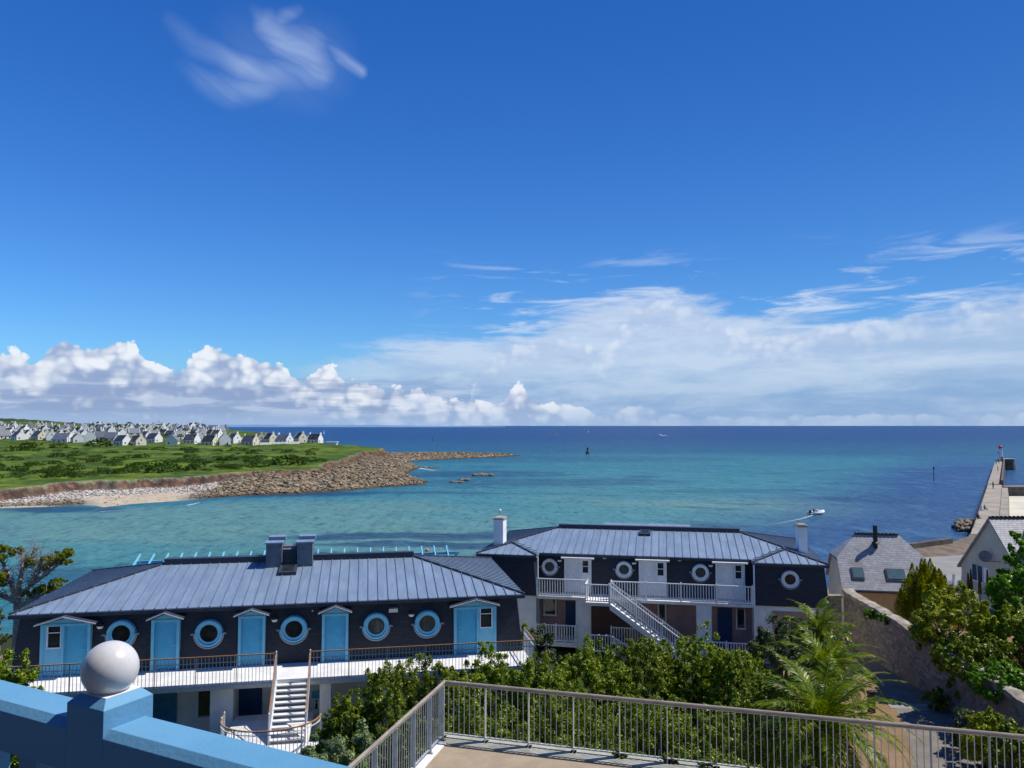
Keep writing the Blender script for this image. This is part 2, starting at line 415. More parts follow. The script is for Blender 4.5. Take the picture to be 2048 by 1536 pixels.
# value noise
def vnoise(x, y, seed=0):
    xi = np.floor(x).astype(np.int64); yi = np.floor(y).astype(np.int64); xf = x - xi; yf = y - yi
    def h(a, b):
        n = (a * 374761393 + b * 668265263 + seed * 1442695041) & 0x7fffffff
        n = ((n ^ (n >> 13)) * 1274126177) & 0x7fffffff
        return ((n ^ (n >> 16)) & 0xffff) / 65535.0
    u = xf * xf * (3 - 2 * xf); w = yf * yf * (3 - 2 * yf)
    return (h(xi, yi) * (1 - u) + h(xi + 1, yi) * u) * (1 - w) + (h(xi, yi + 1) * (1 - u) + h(xi + 1, yi + 1) * u) * w
def fbm(x, y, o=4, seed=0):
    s = 0; a = .5
    for i in range(o): s = s + a * vnoise(x, y, seed + i); x = x * 2.03 + 11; y = y * 2.03 + 7; a *= .5
    return s
def sdist(px, py, poly):
    """signed distance, positive inside"""
    d = np.full(px.shape, 1e9); inside = np.zeros(px.shape, bool); n = len(poly)
    for i in range(n):
        x0, y0 = poly[i]; x1, y1 = poly[(i + 1) % n]; dx, dy = x1 - x0, y1 - y0
        t = np.clip(((px - x0) * dx + (py - y0) * dy) / (dx * dx + dy * dy + 1e-9), 0, 1)
        d = np.minimum(d, np.hypot(px - x0 - t * dx, py - y0 - t * dy))
        c = ((y0 > py) != (y1 > py)) & (px < (x1 - x0) * (py - y0) / ((y1 - y0) if abs(y1 - y0) > 1e-9 else 1e-9) + x0)
        inside ^= c
    return np.where(inside, d, -d)
sstep = lambda a, b, x: (lambda t: t * t * (3 - 2 * t))(np.clip((x - a) / (b - a), 0, 1))

# ================================================================== SEA
def sea_mat():
    m = bpy.data.materials.new('sea_water'); m.use_nodes = True; nt, b, g = pbr(m)
    ge = g.node('ShaderNodeNewGeometry'); pos = S(g, ge.outputs['Position']); X, Y, Z = g.sep(pos)
    wv = g.noise(g.vec(X * .012, Y * .012, 0.0), 1, 5, .6, color=True); w1, w2, w3 = g.sep(wv)
    Xw = X + (w1 - .5) * 90; Yw = Y + (w2 - .5) * 110
    def ell(cx, cy, rx, ry, soft=.55):
        a = (Xw - cx) / rx; c = (Yw - cy) / ry
        return g.sm(a * a + c * c, 1.0 + soft, 1.0 - soft)
    deep = s2l(9, 52, 100); teal = s2l(16, 82, 106); turq = s2l(48, 120, 126); pale = s2l(92, 132, 122); blue = s2l(12, 62, 112)
    col = g.mix(g.sm(Yw, 1150, 330), deep, teal)
    n1 = g.noise(g.vec(X * .02, Y * .02, 2.0), 1, 6, .6)
    col = g.mix(ell(110, 330, 190, 150, .95) * .7, col, turq)
    col = g.mix(ell(40, 220, 70, 80) * .7, col, turq)
    col = g.mix(ell(42, 155, 48, 44) * .95, col, pale)
    col = g.mix(ell(-40, 150, 90, 42) * .85, col, turq)
    col = g.mix(ell(-70, 135, 75, 42) * .9, col, pale)
    col = g.mix(ell(5, 115, 30, 16) * .6, col, pale)
    col = g.mix(g.sm(Yw, 300, 170) * .22, col, pale)
    col = g.mix(ell(-60, 85, 62, 34) * .6, col, turq)
    # darker blue along the jetty
    dj = (X - 64.6) * .842 - (Y - 109.7) * .539      # distance left of the jetty line (negative left)
    band = g.sm(dj + (w3 - .5) * 60, -62, -18) * g.sm(Y, 560, 300)
    col = g.mix(band * .92, col, blue)
    # weed beds and channels
    nw = g.noise(g.vec(X * .028, Y * .045, 5.0), 1, 6, .62, .3)
    weed = g.sm(nw, .565, .66) * g.sm(Yw, 420, 300)
    col = g.mix(weed * .6, col, s2l(8, 52, 84))
    def wb(cx, cy, rx, ry, k):
        a = (X + (w1 - .5) * 26 - cx) / rx; c = (Y + (n1 - .5) * 26 - cy) / ry
        return g.sm(a * a + c * c, 1.35, .35) * k
    wl = None
    for q in [(-18, 127, 26, 4.0, .8), (-10, 119, 22, 3, .8), (-24, 109, 14, 3, .6), (-62, 205, 32, 8, .65), (-26, 208, 26, 5, .5), (-95, 164, 14, 6, .75), (12, 250, 45, 18, .5), (-10, 290, 35, 22, .6), (60, 215, 30, 8, .35), (0, 420, 130, 45, .35), (66, 108, 8, 14, .55), (-48, 96, 16, 6, .5), (-4, 105, 10, 6, .5)]:
        k = wb(*q); wl = k if wl is None else g.m('MAXIMUM', wl, k)
    col = g.mix(wl, col, s2l(8, 48, 82))
    col = g.mix(g.sm(n1, .58, .75) * .18, col, pale)
    n4 = g.noise(g.vec(X * .22, Y * .07, 1.0), 1, 4, .6)
    col = g.mix(g.sm(n4, .45, .75) * .22, col, s2l(10, 46, 84))
    n5 = g.noise(g.vec(X * .7, Y * .20, 4.0), 1, 6, .75); n6 = g.noise(g.vec(X * .16, Y * .05, 8.0), 1, 5, .65)
    col = g.mix(g.sm(n5, .50, .64) * .55, col, s2l(6, 40, 76)); col = g.mix(g.sm(n6, .52, .70) * .30, col, s2l(90, 140, 152))  # light and dark of small ripples painted into the water colour
    # near the sand it thins out
    nt.links.new(col.o, b.inputs['Base Color'])
    b.inputs['Roughness'].default_value = .34; b.inputs['Specular IOR Level'].default_value = .24; b.inputs['IOR'].default_value = 1.33
    h1 = g.noise(g.vec(X * .55, Y * .9, 0.0), 1, 5, .62, .2); h2 = g.noise(g.vec(X * .07, Y * .13, 3.0), 1, 4, .6)
    bn = g.node('ShaderNodeBump'); bn.inputs['Strength'].default_value = 1.0; bn.inputs['Distance'].default_value = 1.1
    nt.links.new((h1 * .55 + h2 * 2.2).o, bn.inputs['Height']); nt.links.new(bn.outputs[0], b.inputs['Normal'])
    return m
s_ = MB()
ys = [30, 80, 200, 600, 2000, 8000, 40000]; rows = []
for Y in ys: rows.append([(f * max(Y, 600) * 1.6, Y, 0) for f in (-1, -.5, 0, .5, 1)])
flat = [p for r in rows for p in r]
s_.add(flat, [(i * 5 + j, i * 5 + j + 1, i * 5 + j + 6, i * 5 + j + 5) for i in range(len(ys) - 1) for j in range(4)])
tag(s_.build('sea', sea_mat()), kind='structure')

# ================================================================== HEADLAND
def zplat(X, Y):
    r = X / np.maximum(Y, 1)
    z = 3.5 + .012 * (Y - 197)
    z = z + np.clip(Y - 430, 0, 320) * .0175 * sstep(-.33, -.43, r)
    z = z + np.clip(Y - 640, 0, 260) * .012 * sstep(-.52, -.62, r)
    return z
def plat_pt(px, py):
    z = 4.0
    for _ in range(20):
        p = atz(px, py, z); z = float(zplat(p.x, p.y))
    return p
def colY(px, Y): return ((px - 1024) / FPX * Y, Y)
SHORE = [tuple(atz(a, b, 0)[:2]) for a, b in [(-900, 1040), (-260, 1024), (-100, 1018), (0, 1016), (100, 1013.5), (165, 1010), (196, 1012), (205, 1014.5), (262, 1008), (340, 1003), (400, 998), (500, 991), (600, 988), (700, 981), (760, 975), (800, 973), (850, 969), (856, 963), (832, 956), (815, 948), (826, 941), (842, 935), (830, 929), (806, 924), (850, 921), (900, 918), (960, 916), (1010, 914), (1042, 911), (1010, 909), (900, 907.5), (800, 908.5)]]
SHORE += [colY(a, b) for a, b in [(785, 480), (770, 452), (700, 475), (640, 515), (575, 560), (550, 620), (552, 720), (545, 830), (500, 900), (420, 980), (300, 1120), (-260, 1250), (-900, 1280)]]
GRASS = [tuple(plat_pt(a, b)[:2]) for a, b in [(-900, 990), (-260, 982), (0, 979), (68, 971), (113, 965), (205, 959), (232, 961), (290, 956), (342, 955), (444, 947), (523, 941), (560, 941), (639, 936), (662, 922.5), (697, 914), (716, 904), (760, 901)]]
GRASS += [colY(a, b) for a, b in [(762, 418), (700, 455), (640, 495), (568, 540), (535, 590), (535, 720), (530, 810), (485, 870), (405, 950), (290, 1090), (-260, 1230), (-900, 1260)]]
NC, NR = 960, 430
rr = np.linspace(-1.15, .03, NC); YY = 160 * (1300 / 160) ** (np.linspace(0, 1, NR) ** 1.0)
RG, YG = np.meshgrid(rr, YY); XG = RG * YG
ds = sdist(XG, YG, SHORE); dg = sdist(XG, YG, GRASS)
gn = (fbm(XG * .09, YG * .09, 4, 3) - .47) * 9 * sstep(.0, -.5, RG * 0 - .3)
dgn = dg + gn * 1.0
zp = zplat(XG, YG)
t = np.clip(ds / (ds + np.maximum(-dgn, 0.01)), 0, 1)
rock = sstep(-.42, -.33, RG + (fbm(XG * .03, YG * .03, 3, 9) - .5) * .1)
beach = 1.35 * t ** .9 + rock * 1.6 * t
rid = 1 - np.abs(2 * fbm(XG * .16, YG * .16, 5, 21) - 1); rid = rid * 2 - 1.05
lump = fbm(XG * .45, YG * .45, 3, 33) - .45
bz = beach + rock * (rid * 1.0 + lump * .9) * sstep(0, 8, ds) + (1 - rock) * lump * .5 * sstep(2, 10, ds)
bz = np.where((rock > .4) & (ds > 0), np.maximum(bz, .10 + .7 * np.maximum(lump, -.05)), bz)
cw = 3.2
cl = sstep(-cw, 0.0, dgn)
gul = fbm(XG * .35, YG * .35, 4, 55) - .47
Zg = zp + (fbm(XG * .035, YG * .035, 4, 71) - .47) * 2.0 * sstep(0, 15, dg) + (fbm(XG * .22, YG * .22, 3, 77) - .45) * .7 * sstep(0, 6, dg)
ZZ = bz * (1 - cl) + Zg * cl + gul * 2.2 * cl * (1 - cl) * 4
ZZ = np.where(ds < 0, np.maximum(ds * .08, -2.5), ZZ)
back = sstep(0, 40, dg)   # nothing
vid = np.arange(NR * NC).reshape(NR, NC)
ff = np.stack([vid[:-1, :-1], vid[:-1, 1:], vid[1:, 1:], vid[1:, :-1]], -1)
keep = (np.maximum.reduce([ds[:-1, :-1], ds[:-1, 1:], ds[1:, 1:], ds[1:, :-1]]) > -14)
ff = ff[keep]
def headland_mat():
    m = bpy.data.materials.new('headland_ground'); m.use_nodes = True; nt, b, g = pbr(m)
    at = g.node('ShaderNodeAttribute', attribute_name='zone'); zr, zg, zb = g.sep(S(g, at.outputs['Color']))
    ge = g.node('ShaderNodeNewGeometry'); pos = S(g, ge.outputs['Position'])
    n1 = g.noise(pos, .05, 6, .6); n2 = g.noise(pos, .35, 5, .6); n3 = g.voro(pos, 1.1, 0, 'F1', True); r3, _, _ = g.sep(n3)
    n0 = g.noise(pos, .11, 5, .65)
    grass = g.mix(g.sm(n1, .42, .58), (.060, .105, .016), (.135, .185, .018))
    grass = g.mix(g.sm(n0, .45, .60) * .85, grass, (.028, .062, .014)); grass = g.mix(g.sm(n2, .5, .68) * .8, grass, (.05, .085, .018))
    grass = g.mix(g.sm(n1 * .5 + n2 * .5, .60, .70) * .5, grass, (.22, .19, .07))
    peb = g.mix(g.sm(r3, .2, .9), (.56, .53, .48), (.30, .25, .21))
    rck = g.mix(g.sm(n2, .35, .65), (.20, .15, .09), (.33, .26, .17)); rck = g.mix(g.sm(r3, .75, .95) * .6, rck, (.05, .045, .04))
    clf = g.mix(g.sm(n2, .35, .62), (.22, .125, .075), (.075, .05, .038)); cv = g.voro(pos, .55, 0, 'F1'); clf = g.mix(g.sm(cv, .35, .75) * .7, clf, (.045, .032, .028)); clf = g.mix(g.sm(n1, .55, .75), clf, (.22, .18, .15))  # crevice shade painted dark into the cliff colour
    sand = g.mix(g.sm(n2, .3, .7), (.50, .42, .31), (.40, .33, .24))
    col = g.mix(zg, peb, rck); col = g.mix(zb, col, sand)
    a4 = g.node('ShaderNodeAttribute', attribute_name='cliff'); cf = S(g, a4.outputs['Fac'])
    zz_ = g.sep(pos)[2]; col = g.mix(g.sm(zz_ + (n2 - .5) * .4, .55, .12) * zg * .85, col, (.035, .032, .022))
    col = g.mix(cf, col, clf); col = g.mix(zr, col, grass)
    nt.links.new(col.o, b.inputs['Base Color']); b.inputs['Roughness'].default_value = .95; b.inputs['Specular IOR Level'].default_value = .1
    bn = g.node('ShaderNodeBump'); bn.inputs['Strength'].default_value = 1; bn.inputs['Distance'].default_value = .9
    nt.links.new((n2 + r3 * .5).o, bn.inputs['Height']); nt.links.new(bn.outputs[0], b.inputs['Normal'])
    return m
hl = mesh_np('headland', np.stack([XG, YG, ZZ], -1).reshape(-1, 3), ff, headland_mat())
tag(hl, kind='structure')
pxg = 1024 + RG * FPX
sand = sstep(150, 215, pxg) * sstep(420, 330, pxg) * sstep(.62, .40, t) + sstep(.16, .07, t) * sstep(150, 60, pxg)
grs = sstep(-1.2, .3, dgn + (fbm(XG * .5, YG * .5, 3, 5) - .47) * 2)
clf = sstep(-cw - 4.0, -cw + .8, dgn + (fbm(XG * .3, YG * .3, 3, 91) - .47) * 4) * (1 - grs)
zone = np.stack([grs, rock * (1 - grs) + sstep(.5, .3, t) * .8 * (1 - sand.clip(0, 1)), sand.clip(0, 1), np.ones_like(grs)], -1).clip(0, 1)
a = hl.data.attributes.new('zone', 'FLOAT_COLOR', 'POINT'); a.data.foreach_set('color', zone.reshape(-1).astype(np.float32))
a = hl.data.attributes.new('cliff', 'FLOAT', 'POINT'); a.data.foreach_set('value', clf.clip(0, 1).reshape(-1).astype(np.float32))
def ground_z(x, y):
    r = x / y; i = (r - rr[0]) / (rr[1] - rr[0]); j = math.log(y / 160) / math.log(1300 / 160) * (NR - 1)
    i = min(max(i, 0), NC - 1.001); j = min(max(j, 0), NR - 1.001); i0, j0 = int(i), int(j); fi, fj = i - i0, j - j0
    return float((ZZ[j0, i0] * (1 - fi) + ZZ[j0, i0 + 1] * fi) * (1 - fj) + (ZZ[j0 + 1, i0] * (1 - fi) + ZZ[j0 + 1, i0 + 1] * fi) * fj)
def land_hit(px, py):
    """walk a sight line to the headland"""
    r = ray(px, py); best = None
    for k in range(400):
        Y = 165 * (1250 / 165) ** (k / 399); x = r.x / r.y * Y; z = EZ + r.z / r.y * Y
        if z <= ground_z(x, Y): return Vector((x, Y, ground_z(x, Y)))
    return None

# rocks strewn on the beach and reef (countless: one object)
def rock_unit(seed, n=1):
    bm = bmesh.new(); bmesh.ops.create_icosphere(bm, subdivisions=n, radius=1); rg = random.Random(seed)
    for v in bm.verts: v.co *= rg.uniform(.65, 1.15)
    V = np.array([v.co[:] for v in bm.verts]); Fc = np.array([[v.index for v in f.verts] for f in bm.faces]); bm.free(); return V, Fc
def scatter_rocks(name, pts, sizes, mats_, kind='stuff', seed=1):
    rg = np.random.default_rng(seed); V0, F0 = rock_unit(seed)
    allv = []; allf = []; b = 0
    for (x, y, z), s in zip(pts, sizes):
        a = rg.uniform(0, 6.28); ca, sa = math.cos(a), math.sin(a); sc = s * rg.uniform(.6, 1.3, 3); sc[2] *= .75
        v = V0 * sc; v = np.stack([v[:, 0] * ca - v[:, 1] * sa, v[:, 0] * sa + v[:, 1] * ca, v[:, 2]], -1) + (x, y, z)
        allv.append(v); allf.append(F0 + b); b += len(V0)
    o = mesh_np(name, np.concatenate(allv), np.concatenate(allf), mats_)
    if kind: o['kind'] = kind
    return o
def rockstuff_mat(name, cols):
    m = bpy.data.materials.new(name); m.use_nodes = True; nt, b, g = pbr(m)
    ge = g.node('ShaderNodeNewGeometry'); r_ = S(g, ge.outputs['Random Per Island'])
    col = g.mix(g.sm(r_, .2, .8), cols[0], cols[1]); col = g.mix(g.sm(r_, .85, .95), col, cols[2])
    n = g.noise(S(g, ge.outputs['Position']), 2, 4, .6); col = g.mix(g.sm(n, .45, .7) * .5, col, cols[1]); zz_ = g.sep(S(g, ge.outputs['Position']))[2]; col = g.mix(g.sm(zz_ + (n - .5) * .5, .55, .15) * .8, col, (.04, .036, .024))
    nt.links.new(col.o, b.inputs['Base Color']); b.inputs['Roughness'].default_value = .9; return m
M_pebble = rockstuff_mat('pale_boulders', [(.50, .47, .42), (.24, .19, .16), (.62, .60, .57)])
M_rockbr = rockstuff_mat('brown_rocks', [(.25, .19, .115), (.13, .10, .065), (.38, .33, .27)])
rg = np.random.default_rng(5)
ok = (ds > 1.2) & (dgn < -3.6) & (YG < 560)
jj, ii = np.nonzero(ok); pr = (YG[jj, ii] ** 1.2) ; 
idx = rg.choice(len(jj), 20000, p=pr / pr.sum()); P1, S1, P2, S2 = [], [], [], []
for k in idx:
    j, i = jj[k], ii[k]
    if sand[j, i] > .35 and rg.random() > .02: continue
    p = (XG[j, i] + rg.uniform(-.3, .3), YG[j, i] + rg.uniform(-.8, .8), ZZ[j, i])
    if rock[j, i] < .5 and t[j, i] > .42: P1.append(p); S1.append(rg.uniform(.18, .55))
    else: P2.append(p); S2.append(rg.uniform(.12, .40) + .60 * rock[j, i] * rg.random() ** 4)
tag(scatter_rocks('boulder_bank', P1, S1, M_pebble, seed=3), 'bank of pale boulders along the foot of the low cliff', 'boulders')
tag(scatter_rocks('foreshore_rocks', P2, S2, M_rockbr, seed=4), 'weed-brown rocks spread over the foreshore and reef', 'rocks')
# offshore rocks
for k, (px, py, w, lab) in enumerate([(968, 951, 20, 'low dark reef awash, longest of the rocks off the point'), (912, 965, 12, 'small dark rock awash below the long reef'), (928, 961, 10, 'tiny dark rock just right of the small awash rock'), (862, 936, 14, 'dark rock with white foam close to the brown point')]):
    c = atz(px, py, 0); wd = w / FPX * c.y
    pts = [(c.x + rg.uniform(-wd, wd), c.y + rg.uniform(-wd * .7, wd * .7), rg.uniform(-.3, .1)) for _ in range(40)]
    tag(scatter_rocks('reef_rock', pts, rg.uniform(.5, 1.1, 40), M_rockbr, None, 20 + k), lab, 'reef rock', 'dark rocks awash off the point')

# wooded hill behind the village, and the far low coast
def hill(name, pts, Y0, Y1, m, zb=-1):
    s = MB(); n = len(pts)
    for i, (px, h) in enumerate(pts):
        x0 = (px - 1024) / FPX * Y0; x1 = (px - 1024) / FPX * Y1
        s.v += [(x0, Y0, zb), ((x0 + x1) / 2, (Y0 + Y1) / 2, h), (x1, Y1, zb)]
    for i in range(n - 1):
        for k in range(2): s.f.append([i * 3 + k, (i + 1) * 3 + k, (i + 1) * 3 + k + 1, i * 3 + k + 1]); s.mi.append(0)
    return tag(s.build(name, m), kind='structure')
M_hill = mat('wooded_hill', (.030, .055, .022), (.055, .08, .04), .95, .05, .02, .6, .1, coord='Object')
pts = []
for i in range(150):
    px = -750 + i * 6.4
    y = 837 + max(0, px - 10) * .062 + (px > 100) * (px - 100) * .02 + math.sin(i * 1.7) * .5 + random.uniform(-.5, .5)
    pts.append((px, EZ + (851.5 - y) / FPX * 1550))
hill('wooded_hill', pts, 1300, 1800, M_hill)
M_farc = mat('far_coast', s2l(100, 130, 168), s2l(122, 148, 180), 1, 0, .003)  # blue distance haze painted into the coast colour
M_fars = mat('far_beach', s2l(112, 136, 166), s2l(102, 128, 160), 1, 0, .003)  # beach colour carries the same painted haze
def strip(name, Y, px0, px1, hfun, m):
    s = MB(); n = 120
    for i in range(n):
        px = px0 + (px1 - px0) * i / (n - 1); x = (px - 1024) / FPX * Y; h = hfun(px)
        s.v += [(x, Y, -2), (x, Y + 120, h), (x * 1.03, Y + 700, h * .9), (x * 1.05, Y + 1400, -2)]
    for i in range(n - 1):
        for k in range(3): s.f.append([i * 4 + k, (i + 1) * 4 + k, (i + 1) * 4 + k + 1, i * 4 + k + 1]); s.mi.append(0)
    return tag(s.build(name, m), kind='structure')
rs = random.Random(3); hs_ = [rs.uniform(.7, 1.1) for _ in range(200)]
strip('far_coast', 9000, -300, 1010, lambda p: EZ + 9 * hs_[int((p + 300) / 12) % 200] * min(1, (1010 - p) / 350) - 14 * max(0, (p - 760) / 250), M_farc)
strip('far_beach', 8800, 300, 960, lambda p: 9.0, M_fars)

# ================================================================== LEAF CLOUDS
def leaf_cloud(n, rx, ry, rz, leaf, seed, clumps=60, cr=.30, zc=0.0, flat=0.0, hollow=.55, aspect=2.0, lower=-.75):
    """many small leaf quads on clumps spread through an ellipsoid crown"""
    g = np.random.default_rng(seed)
    d = g.normal(size=(clumps, 3)); d /= np.linalg.norm(d, axis=1)[:, None]
    d = d[d[:, 2] > lower]; k = len(d)
    rad = g.uniform(hollow, 1.0, k) ** .6
    rad *= 1 + .18 * np.sin(d[:, 0] * 5 + seed) * np.cos(d[:, 1] * 4 + seed * 2)
    cc = d * rad[:, None] * np.array([rx, ry, rz])
    cs = g.uniform(.6, 1.25, k) * cr * min(rx, ry, rz)
    w = cs ** 2; w /= w.sum()
    ci = g.choice(k, n, p=w)
    e = g.normal(size=(n, 3)); e /= np.linalg.norm(e, axis=1)[:, None]
    rr_ = g.uniform(.45, 1.0, n) ** .5 * (1 + .35 * (g.random(n) > .9))
    oc = d * np.array([1, 1, .5]) + np.array([0, 0, .55]) + g.normal(size=d.shape) * .6; oc /= np.linalg.norm(oc, axis=1)[:, None]
    tt = g.random(n) ** .8; ln = (g.uniform(.8, 2.1, k) * cs)[ci]
    p = cc[ci] + oc[ci] * (tt * ln - .6 * cs[ci])[:, None] + e * (rr_ * cs[ci] * (1.05 - .85 * tt))[:, None] * np.array([1, 1, 1 - flat])
    out = p / np.array([rx, ry, rz]); out /= np.linalg.norm(out, axis=1)[:, None] + 1e-6
    nrm = e * .7 + out * .5 + g.normal(size=(n, 3)) * .55 + np.array([0, 0, .35]); nrm /= np.linalg.norm(nrm, axis=1)[:, None]
    t1 = np.cross(nrm, g.normal(size=(n, 3))); t1 /= np.linalg.norm(t1, axis=1)[:, None]; t2 = np.cross(nrm, t1)
    s = leaf * g.uniform(.6, 1.3, n)[:, None]
    a = t1 * s; b = t2 * s / aspect
    V = np.stack([p - a, p - b * .9 + a * .1, p + a, p + b * .9 + a * .1], 1).reshape(-1, 3); V[:, 2] += zc
    Fc = np.arange(4 * n).reshape(n, 4)
    return V, Fc
def branch_mb(h, spread, seed, r=.05, n=7, z0=0, lvl=1):
    s = MB(); g = random.Random(seed)
    for i in range(n):
        a = 6.283 * i / n + g.uniform(-.4, .4); rr_ = spread * g.uniform(.4, .9); hh = h * g.uniform(.65, .95)
        b = Vector((g.uniform(-.12, .12), g.uniform(-.12, .12), z0)); e = Vector((math.cos(a) * rr_, math.sin(a) * rr_, hh))
        mdl = b.lerp(e, .45) + Vector((-math.cos(a) * .12 * rr_, -math.sin(a) * .12 * rr_, .1 * h))
        s.tube([b, mdl, e], [r, r * .65, r * .2], 5)
        for q in range(lvl * 3):
            st = mdl.lerp(e, g.uniform(0, .7)); en = st + Vector((g.uniform(-1, 1), g.uniform(-1, 1), g.uniform(.1, 1))).normalized() * spread * g.uniform(.2, .45)
            s.tube([st, en], [r * .4, r * .12], 4)
    return s
F_dark = foliage_mat('dark_green_leaves', (.095, .160, .010), (.165, .220, .012), (.42, .43, .12), .45, vari=1.0)
F_mid = foliage_mat('mid_green_leaves', (.120, .200, .011), (.200, .270, .014), (.46, .48, .13), .45, vari=1.0)
F_grey = foliage_mat('grey_green_leaves', (.15, .21, .085), (.21, .27, .12), (.42, .45, .26), .4, vari=.6)
F_olive = foliage_mat('olive_leaves', (.085, .125, .045), (.125, .165, .060), (.20, .24, .11), .4, vari=.6)
F_yel = foliage_mat('yellow_green_leaves', (.22, .28, .020), (.33, .38, .025), (.60, .58, .18), .45, vari=.8)
F_conif = foliage_mat('conifer_leaves', (.15, .19, .012), (.24, .26, .016), (.33, .26, .04), .45, vari=.7)
F_bright = foliage_mat('bright_leaves', (.085, .20, .020), (.15, .28, .034), (.32, .44, .11), .45, vari=.7)
F_heath = foliage_mat('heath_leaves', (.055, .105, .012), (.090, .145, .016), None, vari=.6)
F_flower = foliage_mat('flowering_leaves', (.05, .09, .03), (.08, .12, .04), (.55, .50, .42), vari=.5)
F_pine = foliage_mat('pine_needles', (.14, .19, .014), (.24, .28, .02), (.34, .33, .04), .45, vari=.5)
F_palm = foliage_mat('palm_leaflets', (.10, .16, .010), (.18, .23, .013), None, .35, vari=.7)
F_palmdry = foliage_mat('dry_palm_leaflets', (.20, .15, .05), (.14, .12, .03), None, .3, vari=.5)

PROTO = {}
def shrub_proto(key, m, n, leaf, seed, **kw):
    V, Fc = leaf_cloud(n, 1, 1, 1, leaf, seed, zc=1.0, **kw)
    PROTO[key] = (V, Fc, m)
GC = []
def shrub(name, label, cat, x, y, z0, rx, ry, h, m, leaf=.06, dens=1.0, seed=1, group=None, clumps=70, cr=.28, stem=M_trunk, trunk=None, lower=-.85, flat=0., aspect=2., hollow=.55):
    """one shrub: foliage + stems, built at its true size"""
    rz = h / 2 if trunk is None else (h - trunk) / 2
    zc = h - rz
    area = 4 * math.pi * ((((rx * ry) ** 1.6 + (rx * rz) ** 1.6 + (ry * rz) ** 1.6) / 3) ** (1 / 1.6))
    n = int(min(60000, area * 3.4 * dens / (leaf * leaf * 2 / aspect)))
    V, Fc = leaf_cloud(n, rx * .88, ry * .88, rz * .88, leaf, seed, clumps, cr, zc, flat, hollow, aspect, lower)
    t = thing(name, label, cat, (x, y, z0), 0, group)
    mesh_np('foliage', V, Fc, m, t)
    s = branch_mb(h * .85, min(rx, ry) * .75, seed, r=.035 + .012 * h, n=7)
    s.build('stem', stem, t, smooth=True)
    return t

# ---- village trees & heath bushes on the headland
V, Fc = leaf_cloud(3000, 1, 1, .55, .06, 4, 110, .2, .40, flat=.2)
me1 = mesh_np('tmp', V, Fc, F_heath); V, Fc = leaf_cloud(3000, 1, 1, .5, .06, 8, 90, .22, .35, flat=.2); me2 = mesh_np('tmp', V, Fc, F_heath)
hm = [me1.data, me2.data]; bpy.data.objects.remove(me1); bpy.data.objects.remove(me2)
M_stemtiny = M_trunk
def far_bush(px, py, wpx, label, group, hk=.8, cat='bush', name='heath_bush'):
    p = land_hit(px, py)
    if p is None: return
    w = wpx / FPX * p.y / 2
    o = bpy.data.objects.new(name, random.choice(hm)); C.objects.link(o)
    o.location = (p.x, p.y, p.z - .25 * w * hk); o.scale = (w, w * random.uniform(.8, 1.3), w * hk); o.rotation_euler = (0, 0, random.uniform(0, 6))
    if cat == 'tree':
        w *= .8; o.scale = (w, w, w * 1.3); o.location.z = p.z + w * .8; k_ = MB(); k_.tube([(0, 0, -1.1), (0, 0, .3)], [.10, .05], 6); st_ = k_.build('trunk', M_trunk, o)
    tag(o, label, cat, group)
named = [(112, 915, 28, 'round dark bush standing alone left of the heath hollow'), (140, 919, 20, 'smaller dark bush leaning on the round one'), (196, 892, 44, 'big bush at the village edge below the grey-roofed house'), (575, 930, 62, 'long dark hedge-like bush near the cliff edge'), (515, 934, 40, 'dark bush left of the long one at the cliff edge'),
         (245, 946, 32, 'low round bush above the cliff on the left'), (203, 944, 34, 'twin round bush above the cliff on the left'), (330, 943, 60, 'widest dark bush above the middle of the cliff'), (390, 940, 44, 'dark bush right of the widest one'), (275, 936, 36, 'dark bush behind the middle of the cliff'), (150, 940, 44, 'dark bush patch on the left heath'),
         (115, 943, 30, 'bush at the left foot of the heath slope'), (262, 890, 20, 'bush below the cream gable'), (60, 898, 50, 'brown-green thicket below the bare field'), (30, 902, 40, 'thicket at the far left of the heath'), (120, 896, 36, 'bush by the bare field'), (578, 903, 14, 'lone small bush on the bright grass near the right houses'), (455, 893, 16, 'reddish bush below the white tall house'), (505, 903, 12, 'small dark bush in the middle of the bright grass')]
for px, py, w, lab in named: far_bush(px, py, w, lab, 'dark bushes on the headland heath')
rb = random.Random(11)
for k in range(210):
    px = rb.uniform(-20, 640); top = 897 + max(0, (px - 420)) * .01; py = top + (rb.random() ** .8) * ((965 - px * .045) - top - 4)
    if px > 520 and py > 925: continue
    w_ = rb.uniform(8, 30) * (1 + (py - 900) / 90)
    far_bush(px, py, w_, '%s scrub bush, %s of the heath, %s' % ('tiny' if w_ < 14 else 'small' if w_ < 22 else 'middling' if w_ < 32 else 'broad', 'far left' if px < 110 else 'left' if px < 240 else 'middle' if px < 400 else 'right', 'close to the village' if py < 911 else 'halfway to the cliff' if py < 932 else 'near the cliff edge'), 'scattered scrub bushes of the heath', rb.uniform(.35, .65), name='scrub_bush')

